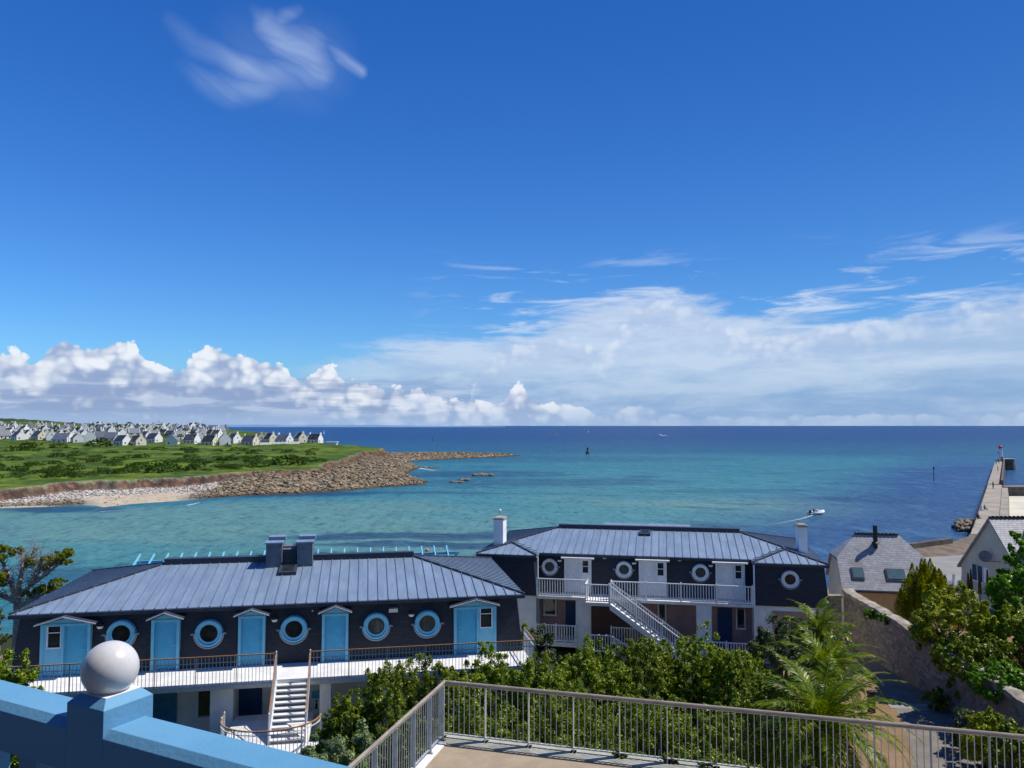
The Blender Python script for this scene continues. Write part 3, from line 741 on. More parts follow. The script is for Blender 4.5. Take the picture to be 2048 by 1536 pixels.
# ================================================================== VILLAGE HOUSES
M_vw = mat('village_white', (.86, .85, .83), (.80, .79, .77), .9, .1, .5, rand=.12)
M_vg = mat('village_grey_white', (.66, .66, .67), (.60, .60, .62), .9, .1, .5, rand=.12)
M_vc = mat('village_cream', (.72, .67, .54), (.66, .61, .49), .9, .1, .5, rand=.12)
M_vroof2 = mat('village_grey_roof', (.15, .16, .19), (.11, .12, .145), .55, .3, .8, rand=.4)
def house_proto(L, Wd, hw, wallm, roofm, chim=(1, 1), seed=0, label='', ann=False):
    t = thing('house', label, 'house')
    g = random.Random(seed); hr = hw + Wd * .5 * 1.08
    s = MB()
    poly = [(-L / 2, -Wd / 2, 0), (-L / 2, Wd / 2, 0), (-L / 2, Wd / 2, hw), (-L / 2, 0, hr), (-L / 2, -Wd / 2, hw)]
    s.extr(poly, (L, 0, 0))
    s.build('wall', wallm, t)
    r = MB(); ov = .25
    for sg in (-1, 1):
        a = Vector((-L / 2 + .32, sg * (Wd / 2 + ov), hw - ov * 1.08)); b = Vector((-L / 2 + .32, 0, hr + .05))
        n = Vector((0, sg * 1.08, 1)).normalized() * .16
        r.extr([a, b, b + n, a + n], (L - .64, 0, 0))
    r.build('roof', roofm, t)
    for e, sd in zip(chim, (-1, 1)):
        # gable parapet coping and chimney belong to the gable
        s = MB()
        if e:
            x = sd * (L / 2 - .4); s.box(x - .45, x + .45, -.75, .75, hr - .9, hr + 1.15); s.box(x - .52, x + .52, -.82, .82, hr + 1.15, hr + 1.3)
        for q in (-1, 1):
            s.bar((sd * (L / 2 - .15), q * (Wd / 2 + .1), hw + .12), (sd * (L / 2 - .15), 0, hr + .3), .36, .30)
        s.build('chimney' if e else 'gable_coping', wallm, t)
    w = MB(); fx = [(-L * .3, 1), (0, 2), (L * .3, 1)]
    def win(x, y, z, ww, hh, ax):
        w2 = MB(); w3 = MB()
        if ax == 'y':
            w2.box(x - ww / 2, x + ww / 2, y - .04, y + .04, z, z + hh)
        else:
            w2.box(x - .04, x + .04, y - ww / 2, y + ww / 2, z, z + hh)
        w2.build('window', M_glass, t)
    for fxx, k in fx: win(fxx, -Wd / 2, .0 if k == 2 else .95, 1.0 if k == 2 else 1.15, 2.1 if k == 2 else 1.15, 'y')
    win(L / 2, (-Wd * .22, Wd * .2)[seed % 2], .9, .9, 1.2, 'x')
    if seed % 3: win(L / 2, 0, hw + .3, .8, 1.0, 'x')
    for xx in (-L * .22, L * .22):
        q = MB(); z = hw + (hr - hw) * .45; yy = -Wd / 2 * .55
        q.extr([(xx - .4, yy - .3, z - .27), (xx + .4, yy - .3, z - .27), (xx + .4, yy + .28, z + .38), (xx - .4, yy + .28, z + .38)], (0, -.1, .12)); q.build('skylight', M_vroof2, t)
    if ann:
        q = MB(); q.extr([(-L / 2 - 3, -Wd / 2 + .3, 0), (-L / 2 - 3, Wd / 2 - 1, 0), (-L / 2 - 3, Wd / 2 - 1, 2.3), (-L / 2 - 3, -Wd / 2 + .3, 2.0)], (3, 0, 0)); q.build('annexe', wallm, t)
    return t
PH = {}
for key, (L, Wd, hw, wm, rm, ch, ann) in {
    'w1': (10, 7, 3.0, M_vw, M_darkslate, (1, 1), 0), 'w2': (8, 7.5, 3.4, M_vw, M_darkslate, (0, 1), 1), 'w3': (12, 7, 2.8, M_vw, M_vroof2, (1, 1), 0),
    'w4': (6.5, 7.5, 4.6, M_vw, M_darkslate, (1, 1), 0), 'c1': (10, 7.2, 3.0, M_vc, M_darkslate, (1, 1), 1), 'c2': (7, 7.5, 3.6, M_vc, M_darkslate, (0, 1), 0),
    'g1': (10, 8, 3.0, M_vg, M_vroof2, (1, 0), 0), 'g2': (14, 8, 2.6, M_vw, M_vroof2, (0, 0), 0)}.items():
    PH[key] = house_proto(L, Wd, hw, wm, rm, ch, hash(key) % 99 if False else len(PH), 'x', ann)
PK = {k: kids(v) for k, v in PH.items()}; used_p = set(); HOUSES = []
def place_house(key, px, py, label, rz, sc=1.0):
    p = land_hit(px, py)
    if p is None: return
    if any((p.xy - q).length < 8.5 for q in HOUSES): 
        if rz is None: return
    HOUSES.append(p.xy.copy())
    if key in used_p: o = copy_tree(PH[key], None, PK[key])
    else: o = PH[key]; used_p.add(key)
    o.location = (p.x, p.y, p.z - .3); o.rotation_euler = (0, 0, R(rz)); o.scale = (sc,) * 3
    tag(o, label, 'house', 'gabled houses of the village on the headland')
fr = [('g1', 6, 878, 60, 'grey-white gabled house at the left edge of the front row'), ('w1', 37, 879.5, -35, 'white house with dark roof, second from the left in the front row'), ('w2', 57, 878, -40, 'small white house between white and cream gables in the front row'),
      ('c1', 78, 879, -30, 'cream house with slate roof in the left front row'), ('w2', 103, 880, -55, 'little white house behind a grey shed in the front row'), ('g2', 126, 884, -12, 'grey-roofed house with a peach-coloured wall by the pole'),
      ('w1', 154, 885, -50, 'narrow white gabled house left of the big white one'), ('w4', 180, 885.5, -60, 'big white house with many windows beside the large bush'), ('g1', 203, 882, 20, 'pale house partly hidden behind the large bush'), ('g2', 220, 882, -5, 'long house with a plain grey roof in the front row'),
      ('w1', 245, 889.5, -28, 'white house with a steep dark roof above the heath'), ('c1', 275, 890, -38, 'cream-gabled house nearest to the heath'), ('w1', 308, 884, -25, 'low white house right of the cream gable'), ('g1', 345, 889.5, -75, 'tall grey gabled house in the middle of the front row'),
      ('w1', 383, 887, -14, 'white house with clean dark roof right of the tall grey gable'), ('c1', 420, 890, -16, 'house with cream gable joined to the tall white one'), ('w4', 449, 890, -62, 'tallest white gable of the front row'), ('w2', 468, 886, -32, 'low white house between tall white and cream gables'),
      ('c1', 500, 890, -18, 'cream house with a wide slate roof and low annexe'), ('c2', 521, 886, -60, 'yellow gable behind the cream house with annexe'), ('c2', 540, 886, -30, 'cream house just below the dark pine'), ('w3', 568, 886.5, -30, 'broad white house right of the dark pine'),
      ('c2', 601, 885, -42, 'small cream gabled house, second from the right end'), ('w1', 630, 885.5, -18, 'white house at the right end of the village')]
for k, px, py, rz, lab in fr: place_house(k, px, py, lab, rz, .84)
mid = [('g1', 8, 865, 50), ('w1', 27, 856, -40), ('w2', 40, 862, -60), ('c2', 60, 857, -70), ('c2', 75, 857, -50), ('w1', 88, 864, -40), ('c1', 106, 859, -75), ('w1', 135, 865, -50), ('w4', 167, 864, -60), ('w2', 182, 867, -60), ('w1', 218, 868, -45), ('c2', 253, 868, -50), ('g1', 267, 872, 40), ('w1', 279, 871, 30), ('c2', 297, 866, -45), ('w2', 323, 858.5, -60), ('w2', 339, 858.5, -50), ('w1', 361, 873, -60), ('w2', 403, 876, -60), ('g2', 426, 861.5, -5), ('c2', 451, 862, -70)]
cm = {'w': 'white', 'c': 'cream', 'g': 'grey'}
sp = {426: 'long low house with pale walls on the village crest', 451: 'small tan gabled house at the right end of the crest', 218: 'tall white gable standing above the middle rows left of dark trees', 106: 'cream gable high at the left of the village', 361: 'white gable tucked behind the tall grey one', 27: 'white house highest at the left of the village', 403: 'small white gable peeping over the slate roofs in the middle'}
for k, px, py, rz in mid:
    place_house(k, px, py, sp.get(px, '%s gabled house, %s rows, %s of the village' % (cm[k[0]], 'upper' if py < 863 else 'middle', 'left' if px < 150 else 'right' if px > 290 else 'centre')), rz, .78)
rb = random.Random(21)
for k in range(230):
    px = rb.uniform(-30, 440) ** 1.0; py = rb.uniform(853.5, 877)
    if px > 330 and py < 858: continue
    key = rb.choice(['w1', 'w2', 'w3', 'w1', 'w4', 'c1', 'w3', 'g1', 'w2', 'w1'])
    p = land_hit(px, py)
    if p is None or p.y > 900 or any((p.xy - q).length < 10.0 for q in HOUSES): continue
    place_house(key, px, py, '%s gabled house, %s rows, %s of the village' % (cm[key[0]], 'upper' if py < 863 else 'middle', 'left' if px < 150 else 'right' if px > 290 else 'centre'), rb.choice([-60, -45, -35, -25, -15, 50]) + rb.uniform(-8, 8), rb.uniform(.6, .8))
for px, py, w, lab in [(238, 862, 16, 'dark pine clump left of the two on the village crest'), (258, 858, 18, 'dark pine clump right of the two on the village crest'), (312, 858, 9, 'small dark tree on the village crest'), (316, 870, 20, 'dark tree in the middle of the village'), (352, 862, 18, 'round dark tree at the village crest'), (405, 860, 15, 'dark tree left of the long low house'), (547, 876, 24, 'big dark pine standing over the cream house at the right'), (92, 870, 14, 'tree between houses at the left of the village'), (197, 860, 10, 'small tree among the upper houses'), (152, 862, 10, 'green tree left of the central gables'), (370, 868, 14, 'dark bush between the middle roofs')]:
    far_bush(px, py, w, lab, 'dark trees in the village', 1.0, 'tree', 'village_tree')
for k in range(70):
    far_bush(rb.uniform(0, 430), rb.uniform(855, 884), rb.uniform(6, 15), 'small garden tree between the village houses', 'garden trees between the village houses', .9, 'tree', 'garden_tree')
# grey fence at the right village edge and pole
p0 = land_hit(520, 890); p1 = land_hit(600, 887.5)
if p0 and p1:
    s = MB(); t_ = thing('garden_fence', 'long pale board fence below the houses at the village edge', 'fence', p0)
    for k in range(40):
        a = p0.lerp(p1, k / 40) - p0; a2 = p0.lerp(p1, (k + .9) / 40) - p0; h = 1.4
        s.extr([a, a2, a2 + Vector((0, 0, h)), a + Vector((0, 0, h))], (.03, .08, 0))
    s.build('board_panel', M_vg, t_)
    s = MB()
    for k in range(11): a = p0.lerp(p1, k / 10) - p0; s.box(a.x - .08, a.x + .08, a.y - .1, a.y - .02, a.z - .3, a.z + 1.6)
    s.build('post', M_vg, t_)
p0 = land_hit(137, 887)
s = MB(); s.tube([(0, 0, -1), (0, 0, 7)], [.16, .1], 6); s.bar((-.9, 0, 6.4), (.9, 0, 6.4), .12); o = s.build('utility_pole', M_trunk); o.location = p0; tag(o, 'thin dark utility pole in front of the village houses', 'pole')
# low roofed block standing in for white vehicles at the road's end
p0 = land_hit(664, 890)
if p0:
    t_ = thing('vehicle_block', 'low pale block standing in for white vehicles at the headland tip', 'vehicles', p0)
    s = MB(); s.box(-3, 3, -2, 2, -1, 1.5); s.build('wall', M_vg, t_); s = MB(); s.box(-3.4, 3.4, -2.4, 2.4, 1.5, 1.85); s.build('roof', M_vw, t_)

# ================================================================== NEAR GROUND
def sheet(name, pts, m, kind='structure', tri=True):
    bm = bmesh.new(); vs = [bm.verts.new(p) for p in pts]; bm.faces.new(vs); bmesh.ops.triangulate(bm, faces=bm.faces[:])
    bmesh.ops.recalc_face_normals(bm, faces=bm.faces)
    me = bpy.data.meshes.new(name); bm.to_mesh(me); bm.free()
    if me.polygons and me.polygons[0].normal.z < 0: me.flip_normals()
    me.materials.append(m); o = bpy.data.objects.new(name, me); C.objects.link(o); o['kind'] = kind; return o
M_soil = mat('garden_soil', (.26, .17, .10), (.20, .135, .07), .95, .05, .6, .8, 8, detail=8)
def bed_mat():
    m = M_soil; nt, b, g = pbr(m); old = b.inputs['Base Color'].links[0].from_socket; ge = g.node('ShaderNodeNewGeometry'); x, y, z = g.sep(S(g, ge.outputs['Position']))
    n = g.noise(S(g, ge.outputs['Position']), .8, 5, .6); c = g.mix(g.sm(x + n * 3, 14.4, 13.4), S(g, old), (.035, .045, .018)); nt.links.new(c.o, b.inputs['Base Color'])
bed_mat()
M_path = mat('tarmac_path', (.22, .19, .165), (.17, .15, .13), .9, .1, 1.5, .3, 60, detail=6)
M_quay = mat('quay_concrete', (.26, .255, .24), (.20, .195, .18), .9, .1, .25, .2, 5, detail=6)
s = MB()
s.prism([(-60, 5), (-60, 47), (-26, 49), (-8, 57), (0, 60), (32, 63), (70, 66), (70, 5)], -1.5, 5.0)
tag(s.build('garden_ground', M_soil), kind='structure')
s = MB(); s.prism([(30, 62.9), (41, 84), (46, 89), (56, 92), (70, 100), (110, 110), (110, 62.9)], -1.5, 3.0)
tag(s.build('quay_ground', M_quay), kind='structure')
sheet('garden_path', [(x, y, 5.006) for x, y in [(17.5, 47), (18.7, 41.4), (17.95, 37.5), (17.1, 34.6), (15.9, 31.5), (13.5, 27), (10, 22), (14.5, 20), (17.2, 26), (19.95, 33), (19.98, 47)]], M_path)

# ================================================================== BUILDINGS
class Frame:
    """a local frame: u along the front, v to the back, z up from the base"""
    def __init__(s, ox, oy, ang, base=5.0):
        s.o = Vector((ox, oy, base)); s.a = R(ang)
        s.U = Vector((math.cos(s.a), math.sin(s.a), 0)); s.V = Vector((-math.sin(s.a), math.cos(s.a), 0)); s.base = base
    def loc(s, p): d = Vector(p) - s.o; return Vector((d.dot(s.U), d.dot(s.V), d.z))
    def hit(s, px, py, v=0.0):
        r = ray(px, py); e = Vector((0, 0, EZ)); t_ = (v - (e - s.o).dot(s.V)) / r.dot(s.V); return s.loc(e + r * t_)
def seam_lines(poly, axis, spacing, off=.25):
    """lines of constant u (axis 0) or v (axis 1) clipped to a polygon of (u,v,h)"""
    out = []; lo = min(p[axis] for p in poly); hi = max(p[axis] for p in poly); c = lo + off
    while c < hi - .03:
        xs = []
        for i in range(len(poly)):
            a, b = poly[i], poly[(i + 1) % len(poly)]
            if (a[axis] - c) * (b[axis] - c) < 0:
                t_ = (c - a[axis]) / (b[axis] - a[axis]); xs.append(Vector(a).lerp(Vector(b), t_))
        xs.sort(key=lambda q: q[1 - axis])
        for i in range(0, len(xs) - 1, 2): out.append((xs[i], xs[i + 1]))
        c += spacing
    return out
def roof_mesh(planes, eave, z0, thick=.10, spacing=.43, hips=()):
    """planes: (polygon, seam axis); eave: footprint ring; all in (u, v, h)"""
    s = MB(); r = MB()
    for poly, ax in planes: s.add([(p[0], p[1], z0 + p[2]) for p in poly], [tuple(range(len(poly)))])
    n = len(eave)
    s.add([(u, v, z0) for u, v in eave] + [(u, v, z0 - thick) for u, v in eave], [(i, (i + 1) % n, n + (i + 1) % n, n + i) for i in range(n)] + [tuple(range(2 * n - 1, n - 1, -1))])
    s.cur = 1
    for poly, ax in planes:
        for a, b in seam_lines(poly, ax, spacing): s.bar((a[0], a[1], z0 + a[2] + .018), (b[0], b[1], z0 + b[2] + .018), .032, .045)
    return s
def hips_mesh(lines, z0, par, w=.10):
    for a, b in lines: s = MB(); s.bar((a[0], a[1], z0 + a[2] + .035), (b[0], b[1], z0 + b[2] + .035), w, .07); s.build('hip_flashing', M_darktrim, par)
def slate_ring(s, ring_top, ring_bot, zt, zb):
    n = len(ring_top)
    s.add([(u, v, zt) for u, v in ring_top] + [(u, v, zb) for u, v in ring_bot], [(i, (i + 1) % n, n + (i + 1) % n, n + i) for i in range(n)])
def oculus(F, parent, u, z, v, ro=.55, ri=.355, frame=M_bluelt, ring=M_bluelt, gl=M_glass, tilt=0):
    """round window with projecting ring, lower apron and two side pins"""
    Mx = Matrix.Translation((u, v, z)) @ Matrix.Rotation(R(90), 4, 'X')
    s = MB(); s.lathe([(ro, -.18), (ro, .03), (ro - .02, .06), (ro - .07, .07), (ro - .10, .02), (ro - .10, -.18)], 40, M=Mx)
    f = s.build('window', ring, parent, smooth=False)
    s = MB(); s.lathe([(ro - .10, -.06), (ro - .10, 0.0), (ri, .0), (ri, -.10)], 40, M=Mx); s.build('frame', frame, f)
    s = MB(); s.lathe([(0.0, -.05), (ri + .01, -.05)], 32, M=Mx); s.build('pane', gl, f, fix=False)
    s = MB()
    for sg in (-1, 1): s.box(u + sg * (ro + .06) - .09, u + sg * (ro + .06) + .09, v - .10, v + .05, z - .03, z + .03)
    # sloping lead apron hugging the lower half of the ring
    n = 20; vs = []
    for i in range(n + 1):
        a = math.pi + math.pi * i / n
        for rr_, vv in ((ro + .002, v - .03), (ro + .055, v - .01), (ro + .055, v + .1)): vs.append((u + rr_ * math.cos(a), vv, z + rr_ * math.sin(a) - .03))
    s.add(vs, [(i * 3 + k, (i + 1) * 3 + k, (i + 1) * 3 + k + 1, i * 3 + k + 1) for i in range(n) for k in range(2)])
    s.build('apron', M_zinc, f, fix=False)
    return f
def wall_lamp(parent, u, v, z):
    Mx = Matrix.Translation((u, v - .12, z)) @ Matrix.Rotation(R(180), 4, 'X')
    s = MB(); s.lathe([(.13, 0), (.125, .05), (.09, .11), (.0, .13)], 16, M=Mx); o = s.build('wall_lamp', M_whitepaint, parent, smooth=True)
    s = MB(); s.lathe([(.0, .13), (.10, .10), (.145, .0), (.0, 0)], 16, c=(u, v - .12, z)); s.box(u - .05, u + .05, v - .12, v + .12, z, z + .05); s.build('hood', M_black, o)
    return o
def railing(name, parent, pts, h, mrail, mbar, spacing=.12, post_every=2.0, bar_w=.02, rail_w=.05, mid=None, bottom=.08, post_w=.045, post_ext=0., barlow=None, mpost=None, flat=False, square=True, posts=None):
    """railing along a 3-D polyline of floor points"""
    root = bpy.data.objects.new(name, None); C.objects.link(root); root.parent = parent
    pts = [Vector(p) for p in pts]; up = Vector((0, 0, h))
    hr = MB()
    for a, b in zip(pts, pts[1:]):
        (hr.bar(a + up, b + up, rail_w, rail_w * .8) if square else hr.tube([a + up, b + up], rail_w / 2, 8))
    hr.build('handrail', mrail, root)
    bl = MB(); rl = MB(); L = 0; segs = []
    for a, b in zip(pts, pts[1:]): segs.append((L, (b - a).length, a, b)); L += (b - a).length
    def at_(d):
        for s0, l, a, b in segs:
            if d <= s0 + l + 1e-6: return a.lerp(b, (d - s0) / l)
        return pts[-1]
    zb = bottom if barlow is None else barlow
    d = spacing
    while d < L - spacing * .4:
        p = at_(d); 
        bl.bar(p + Vector((0, 0, zb)), p + Vector((0, 0, h - .02)), bar_w); d += spacing
    bl.build('balusters', mbar, root)
    for z_ in [bottom] + ([mid] if mid else []):
        for a, b in zip(pts, pts[1:]): rl.bar(a + Vector((0, 0, z_)), b + Vector((0, 0, z_)), bar_w * 1.4)
    rl.build('lower_rail', mbar, root)
    k = max(1, round(L / post_every)); ds_ = posts if posts is not None else [L * i / k for i in range(k + 1)]
    for d in ds_:
        p = at_(min(max(d, 0), L)); q = MB(); q.bar(p + Vector((0, 0, min(zb, 0) - .02)), p + Vector((0, 0, h + post_ext)), post_w); 
        if post_ext > .03: q.lathe([(.0, -.03), (.03, 0), (.0, .03)], 8, c=(p.x, p.y, p.z + h + post_ext + .02))
        q.build('post', mpost or mbar, root)
    return root

# ---------------------------------------------------------- building A (sky-blue doors)
FA = Frame(-19.94, 31.16, 10.55); LA = 20.85; DA = 9.5
A = thing('apartment_building', 'long slate-clad building with sky-blue doors, round blue windows and pale zinc roof', 'building', FA.o, FA.a, 'slate-clad holiday apartment buildings with zinc roofs')
FL = 3.0; EV = 5.5; RH = 1.06; hd = DA / 2
# slate storey, battered
s = MB(); e1 = .30
rt = [(e1, e1), (LA - e1, e1), (LA - e1, DA - e1), (e1, DA - e1)]; rb_ = [(.06, .10), (LA - .06, .10), (LA - .06, DA - .10), (.06, DA - .10)]
slate_ring(s, rt, rb_, EV - .1, FL - .06); s.build('slate_wall', M_slatewall, A)
s = MB(); slate_ring(s, [(.2, .22), (LA - .2, .22), (LA - .2, DA - .22), (.2, DA - .22)], [(.2, .22), (LA - .2, .22), (LA - .2, DA - .22), (.2, DA - .22)], FL - .07, 0)
s.build('ground_floor_wall', M_white, A)
c0, c1 = (hd, hd, RH), (LA - hd, hd, RH)
plA = [([(0, 0, 0), (LA, 0, 0), c1, c0], 0), ([(LA, 0, 0), (LA, DA, 0), c1], 1), ([(LA, DA, 0), (0, DA, 0), c0, c1], 0), ([(0, DA, 0), (0, 0, 0), c0], 1)]
rf = roof_mesh(plA, [(0, 0), (LA, 0), (LA, DA), (0, DA)], EV, .14).build('roof', [M_zinc, M_seam], A)
hips_mesh([((0, 0, 0), c0), ((LA, 0, 0), c1), ((LA, DA, 0), c1), ((0, DA, 0), c0)], EV, rf)
s = MB(); s.box(hd - .1, LA - hd + .1, hd - .22, hd + .22, EV + RH - .06, EV + RH + .22); s.build('ridge_cap', M_darktrim, rf)
s = MB(); s.box(.0, LA, -.10, -.003, EV - .16, EV - .02); s.build('gutter', M_darktrim, A)
# rooftop vents and louvre
for px0, px1 in ((532, 563.5), (594, 624.5)):
    a = FA.hit(px0, 1105, hd - .9); b = FA.hit(px1, 1105, hd - .9)
    s = MB(); s.box(a.x, b.x, hd - .9, hd + .5, EV + .6, EV + 1.95); v_ = s.build('vent_stack', mat('dark_zinc', (.14, .17, .21), (.10, .12, .15), .5, .3, 3), rf)
    s = MB(); s.box(a.x - .06, b.x + .06, hd - .98, hd - .2, EV + 1.952, EV + 2.02); s.box(a.x - .0, b.x + .08, hd + .0, hd + .6, EV + 1.953, EV + 2.16); s.build('vent_cap', M_zinc, v_)
a = FA.hit(566, 1100, hd - .5); b = FA.hit(592, 1100, hd - .5)
s = MB()
for k in range(9): s.extr([(a.x, hd - .55, EV + .95 + k * .085), (a.x, hd - .45, EV + 1.0 + k * .085), (a.x, hd - .45, EV + .97 + k * .085)], (b.x - a.x, 0, 0))
s.box(a.x, b.x, hd - .44, hd + .4, EV + .6, EV + 1.76); s.build('louvre', MATS['dark_zinc'], rf)
def roof_light(F, parent, px0, px1, py, EVz, hdv, slope, ln=.72):
    v0 = None
    for k in range(200):
        v = .02 * k * hdv / 2; h = F.hit((px0 + px1) / 2, py, v)
        if h.z <= EVz + slope * v + .05 and v > .3: v0 = v; break
    v0 = v0 or 2.0; a = F.hit(px0, py, v0).x; b = F.hit(px1, py, v0).x
    def q(x, v, dz): return (x, v, EVz + slope * v + dz)
    s = MB(); s.extr([q(a, v0, .02), q(b, v0, .02), q(b, v0 + ln, .02), q(a, v0 + ln, .02)], (0, -.02, .13)); o = s.build('skylight', M_darktrim, parent)
    s = MB(); s.extr([q(a + .12, v0 + .12, .14), q(b - .12, v0 + .12, .14), q(b - .12, v0 + ln - .1, .14), q(a + .12, v0 + ln - .1, .14)], (0, -.004, .022)); s.build('pane', M_glass, o)
    return o
roof_light(FA, rf, 556, 592, 1149, EV, hd, RH / hd, .95)
# doors with little gabled canopies
def gable_door(F, par, l, r, ytop, ybot, apx, apy, el, er, ey, panel=None, leaf=None, floor=FL):
    a = F.hit(l, ybot, -.02); b = F.hit(r, ybot, -.02); u0, u1 = a.x, b.x; v0 = -.04; zt = EV - .42
    zt = F.hit((l + r) / 2, ytop, v0).z if ytop else zt
    d = MB()
    for x in (u0, u1 - .11): d.box(x, x + .11, v0, v0 + .35, floor, zt)
    d.box(u0 + .111, u1 - .111, v0 + .002, v0 + .35, zt - .09, zt)
    mx = (u0 + u1) / 2; ap = F.hit(apx, apy, v0 - .2).z
    d.extr([(u0 - .04, v0 + .03, zt + .001), (u1 + .04, v0 + .03, zt + .001), (mx, v0 + .03, ap - .10)], (0, .3, 0))
    o = d.build('door_surround', M_bluelt, par)
    e0 = F.hit(el, ey, v0 - .3); e1_ = F.hit(er, ey, v0 - .3)
    s = MB(); ez = (e0.z + e1_.z) / 2
    for sx, x in ((-1, e0.x), (1, e1_.x)):
        s.extr([(x, v0 - .30, ez), (mx, v0 - .30, ap), (mx, v0 - .30, ap + .05), (x, v0 - .30, ez + .05)], (0, .62, 0))
    c_ = s.build('canopy', M_darktrim, o)
    s = MB()
    for x in (e0.x, e1_.x): s.extr([(x, v0 - .303, ez - .012), (mx, v0 - .303, ap - .012), (mx, v0 - .303, ap + .03), (x, v0 - .303, ez + .03)], (0, -.02, 0))
    s.build('canopy_edge', M_whitepaint, c_)
    if panel is None:
        s = MB(); s.box(u0 + .112, u1 - .112, v0 + .12, v0 + .17, floor + .02, zt - .092); lf = s.build('door', M_blue, o)
        hx = u1 - .22
    else:
        p0 = F.hit(panel[0], ybot, v0).x; p1 = F.hit(panel[1], ybot, v0).x; w0 = F.hit(panel[2], ybot, v0).x; w1 = F.hit(panel[3], ybot, v0).x
        zc0 = F.hit(panel[2], panel[5], v0).z; zc1 = F.hit(panel[2], panel[4], v0).z
        s = MB(); s.box(p0, p1, v0 + .04, v0 + .09, floor + .02, zc0 - .05); s.box(p0, w0 - .04, v0 + .04, v0 + .09, zc0 - .05, zt - .092); s.box(w1 + .04, p1, v0 + .04, v0 + .09, zc0 - .05, zt - .092); s.box(w0 - .04, w1 + .04, v0 + .04, v0 + .09, zc1 + .04, zt - .091)
        s.build('side_panel', M_bluelt, o)
        s = MB(); s.box(w0, w1, v0 + .10, v0 + .12, zc0, zc1); w = s.build('window', M_glass, o)
        s = MB()
        for q in (0, 1): s.box(w0 - .04, w1 + .04, v0 + .03, v0 + .099, zc0 - .045 if q == 0 else zc1, (zc0 if q == 0 else zc1 + .045))
        for q in (w0 - .04, w1): s.box(q, q + .04, v0 + .031, v0 + .1, zc0, zc1)
        s.box(w0, w1, v0 + .06, v0 + .099, (zc0 * .35 + zc1 * .65) - .015, (zc0 * .35 + zc1 * .65) + .015); s.build('frame', M_whitepaint, w)
        q0, q1 = (p1 + .0, u1 - .112) if panel[0] < (l + r) / 2 - 10 and panel[6] else (u0 + .112, p0)
        s = MB(); s.box(q0 + .0, q1, v0 + .12, v0 + .17, floor + .02, zt - .092); lf = s.build('door', M_blue, o)
        s = MB(); xx = q0 if panel[6] else q1; s.box(xx - .05, xx + .05, v0 - .001, v0 + .18, floor, zt - .0925); s.build('mullion', M_bluelt, o)
        hx = q1 - .12 if panel[6] else q0 + .12
    s = MB(); s.tube([(hx, v0 + .12, floor + 1.0), (hx, v0 + .05, floor + 1.0), (hx + .1, v0 + .05, floor + 1.0)], .012, 6); s.build('handle', M_galv, lf)
    return o
gable_door(FA, A, 78, 178.3, 1248, 1355, 127.6, 1233.8, 67, 191, 1250.5, panel=(81, 122, 92, 117, 1251.6, 1296.8, True))
gable_door(FA, A, 300.4, 357, 1240, 1344, 329.5, 1225.7, 292, 366.6, 1240.4)
gable_door(FA, A, 475, 529, 1232.5, 1335, 502, 1219, 466.7, 537.8, 1232.8)
gable_door(FA, A, 643, 695.8, 1228, 1325, 670.4, 1212.4, 636, 704, 1227)
gable_door(FA, A, 908, 992.6, 1214, 1306, 950.8, 1199.4, 899.7, 1000, 1213.5, panel=(956, 990, 961.6, 983.3, 1214.5, 1255, False))
for i, (px, py, gl) in enumerate([(242, 1268, M_glass), (417.6, 1266.7, M_glass), (587.7, 1258.3, M_glass), (752.5, 1252, M_curtain), (854.8, 1247, M_curtain)]):
    h = FA.hit(px, py, .05); o = oculus(FA, A, h.x, h.z, .03, gl=gl)
    if gl is M_curtain: o['label'] = 'round window with a drawn pale curtain'
for px, py in ((200, 1253), (549, 1239.6), (823, 1229)):
    h = FA.hit(px, py, .1); wall_lamp(A, h.x, .24, h.z + .03)
h = FA.hit(786.6, 1220, .2); s = MB(); s.box(h.x - .19, h.x + .19, .06, .3, h.z - .07, h.z + .08); s.build('emergency_light', M_vc, A)
h = FA.hit(625.5, 1221, .2); s = MB(); s.lathe([(0, -.05), (.05, 0), (0, .05)], 10, c=(h.x, .16, h.z)); s.build('sensor', M_whitepaint, A)
# gallery
GV = -2.0
s = MB(); s.box(-.05, LA + .0, GV, .20, FL - .16, FL); s.build('gallery_deck', M_deck, A)
s = MB(); s.box(-.052, LA + .002, GV - .035, GV - .001, FL - .26, FL - .10); s.build('deck_edge', M_galv, A)
us = FA.hit(552, 1358, GV).x; ue = FA.hit(620, 1358, GV).x
kw = dict(h=1.02, mrail=M_orangewood, mbar=M_galv, spacing=.135, post_every=1.6, bar_w=.018, rail_w=.045, mid=.78, bottom=-.14, barlow=-.14, post_w=.03)
railing('gallery_railing', A, [(-.03, GV, FL), (us, GV, FL)], **kw)
railing('gallery_railing', A, [(ue, GV, FL), (LA + .0, GV, FL)], **kw)
railing('gallery_railing', A, [(-.03, GV, FL), (-.03, .1, FL)], **{**kw, 'mbar': M_whitepaint})
railing('gallery_railing', A, [(LA + .0, GV, FL), (LA + .0, .1, FL)], **{**kw, 'mbar': M_whitepaint})
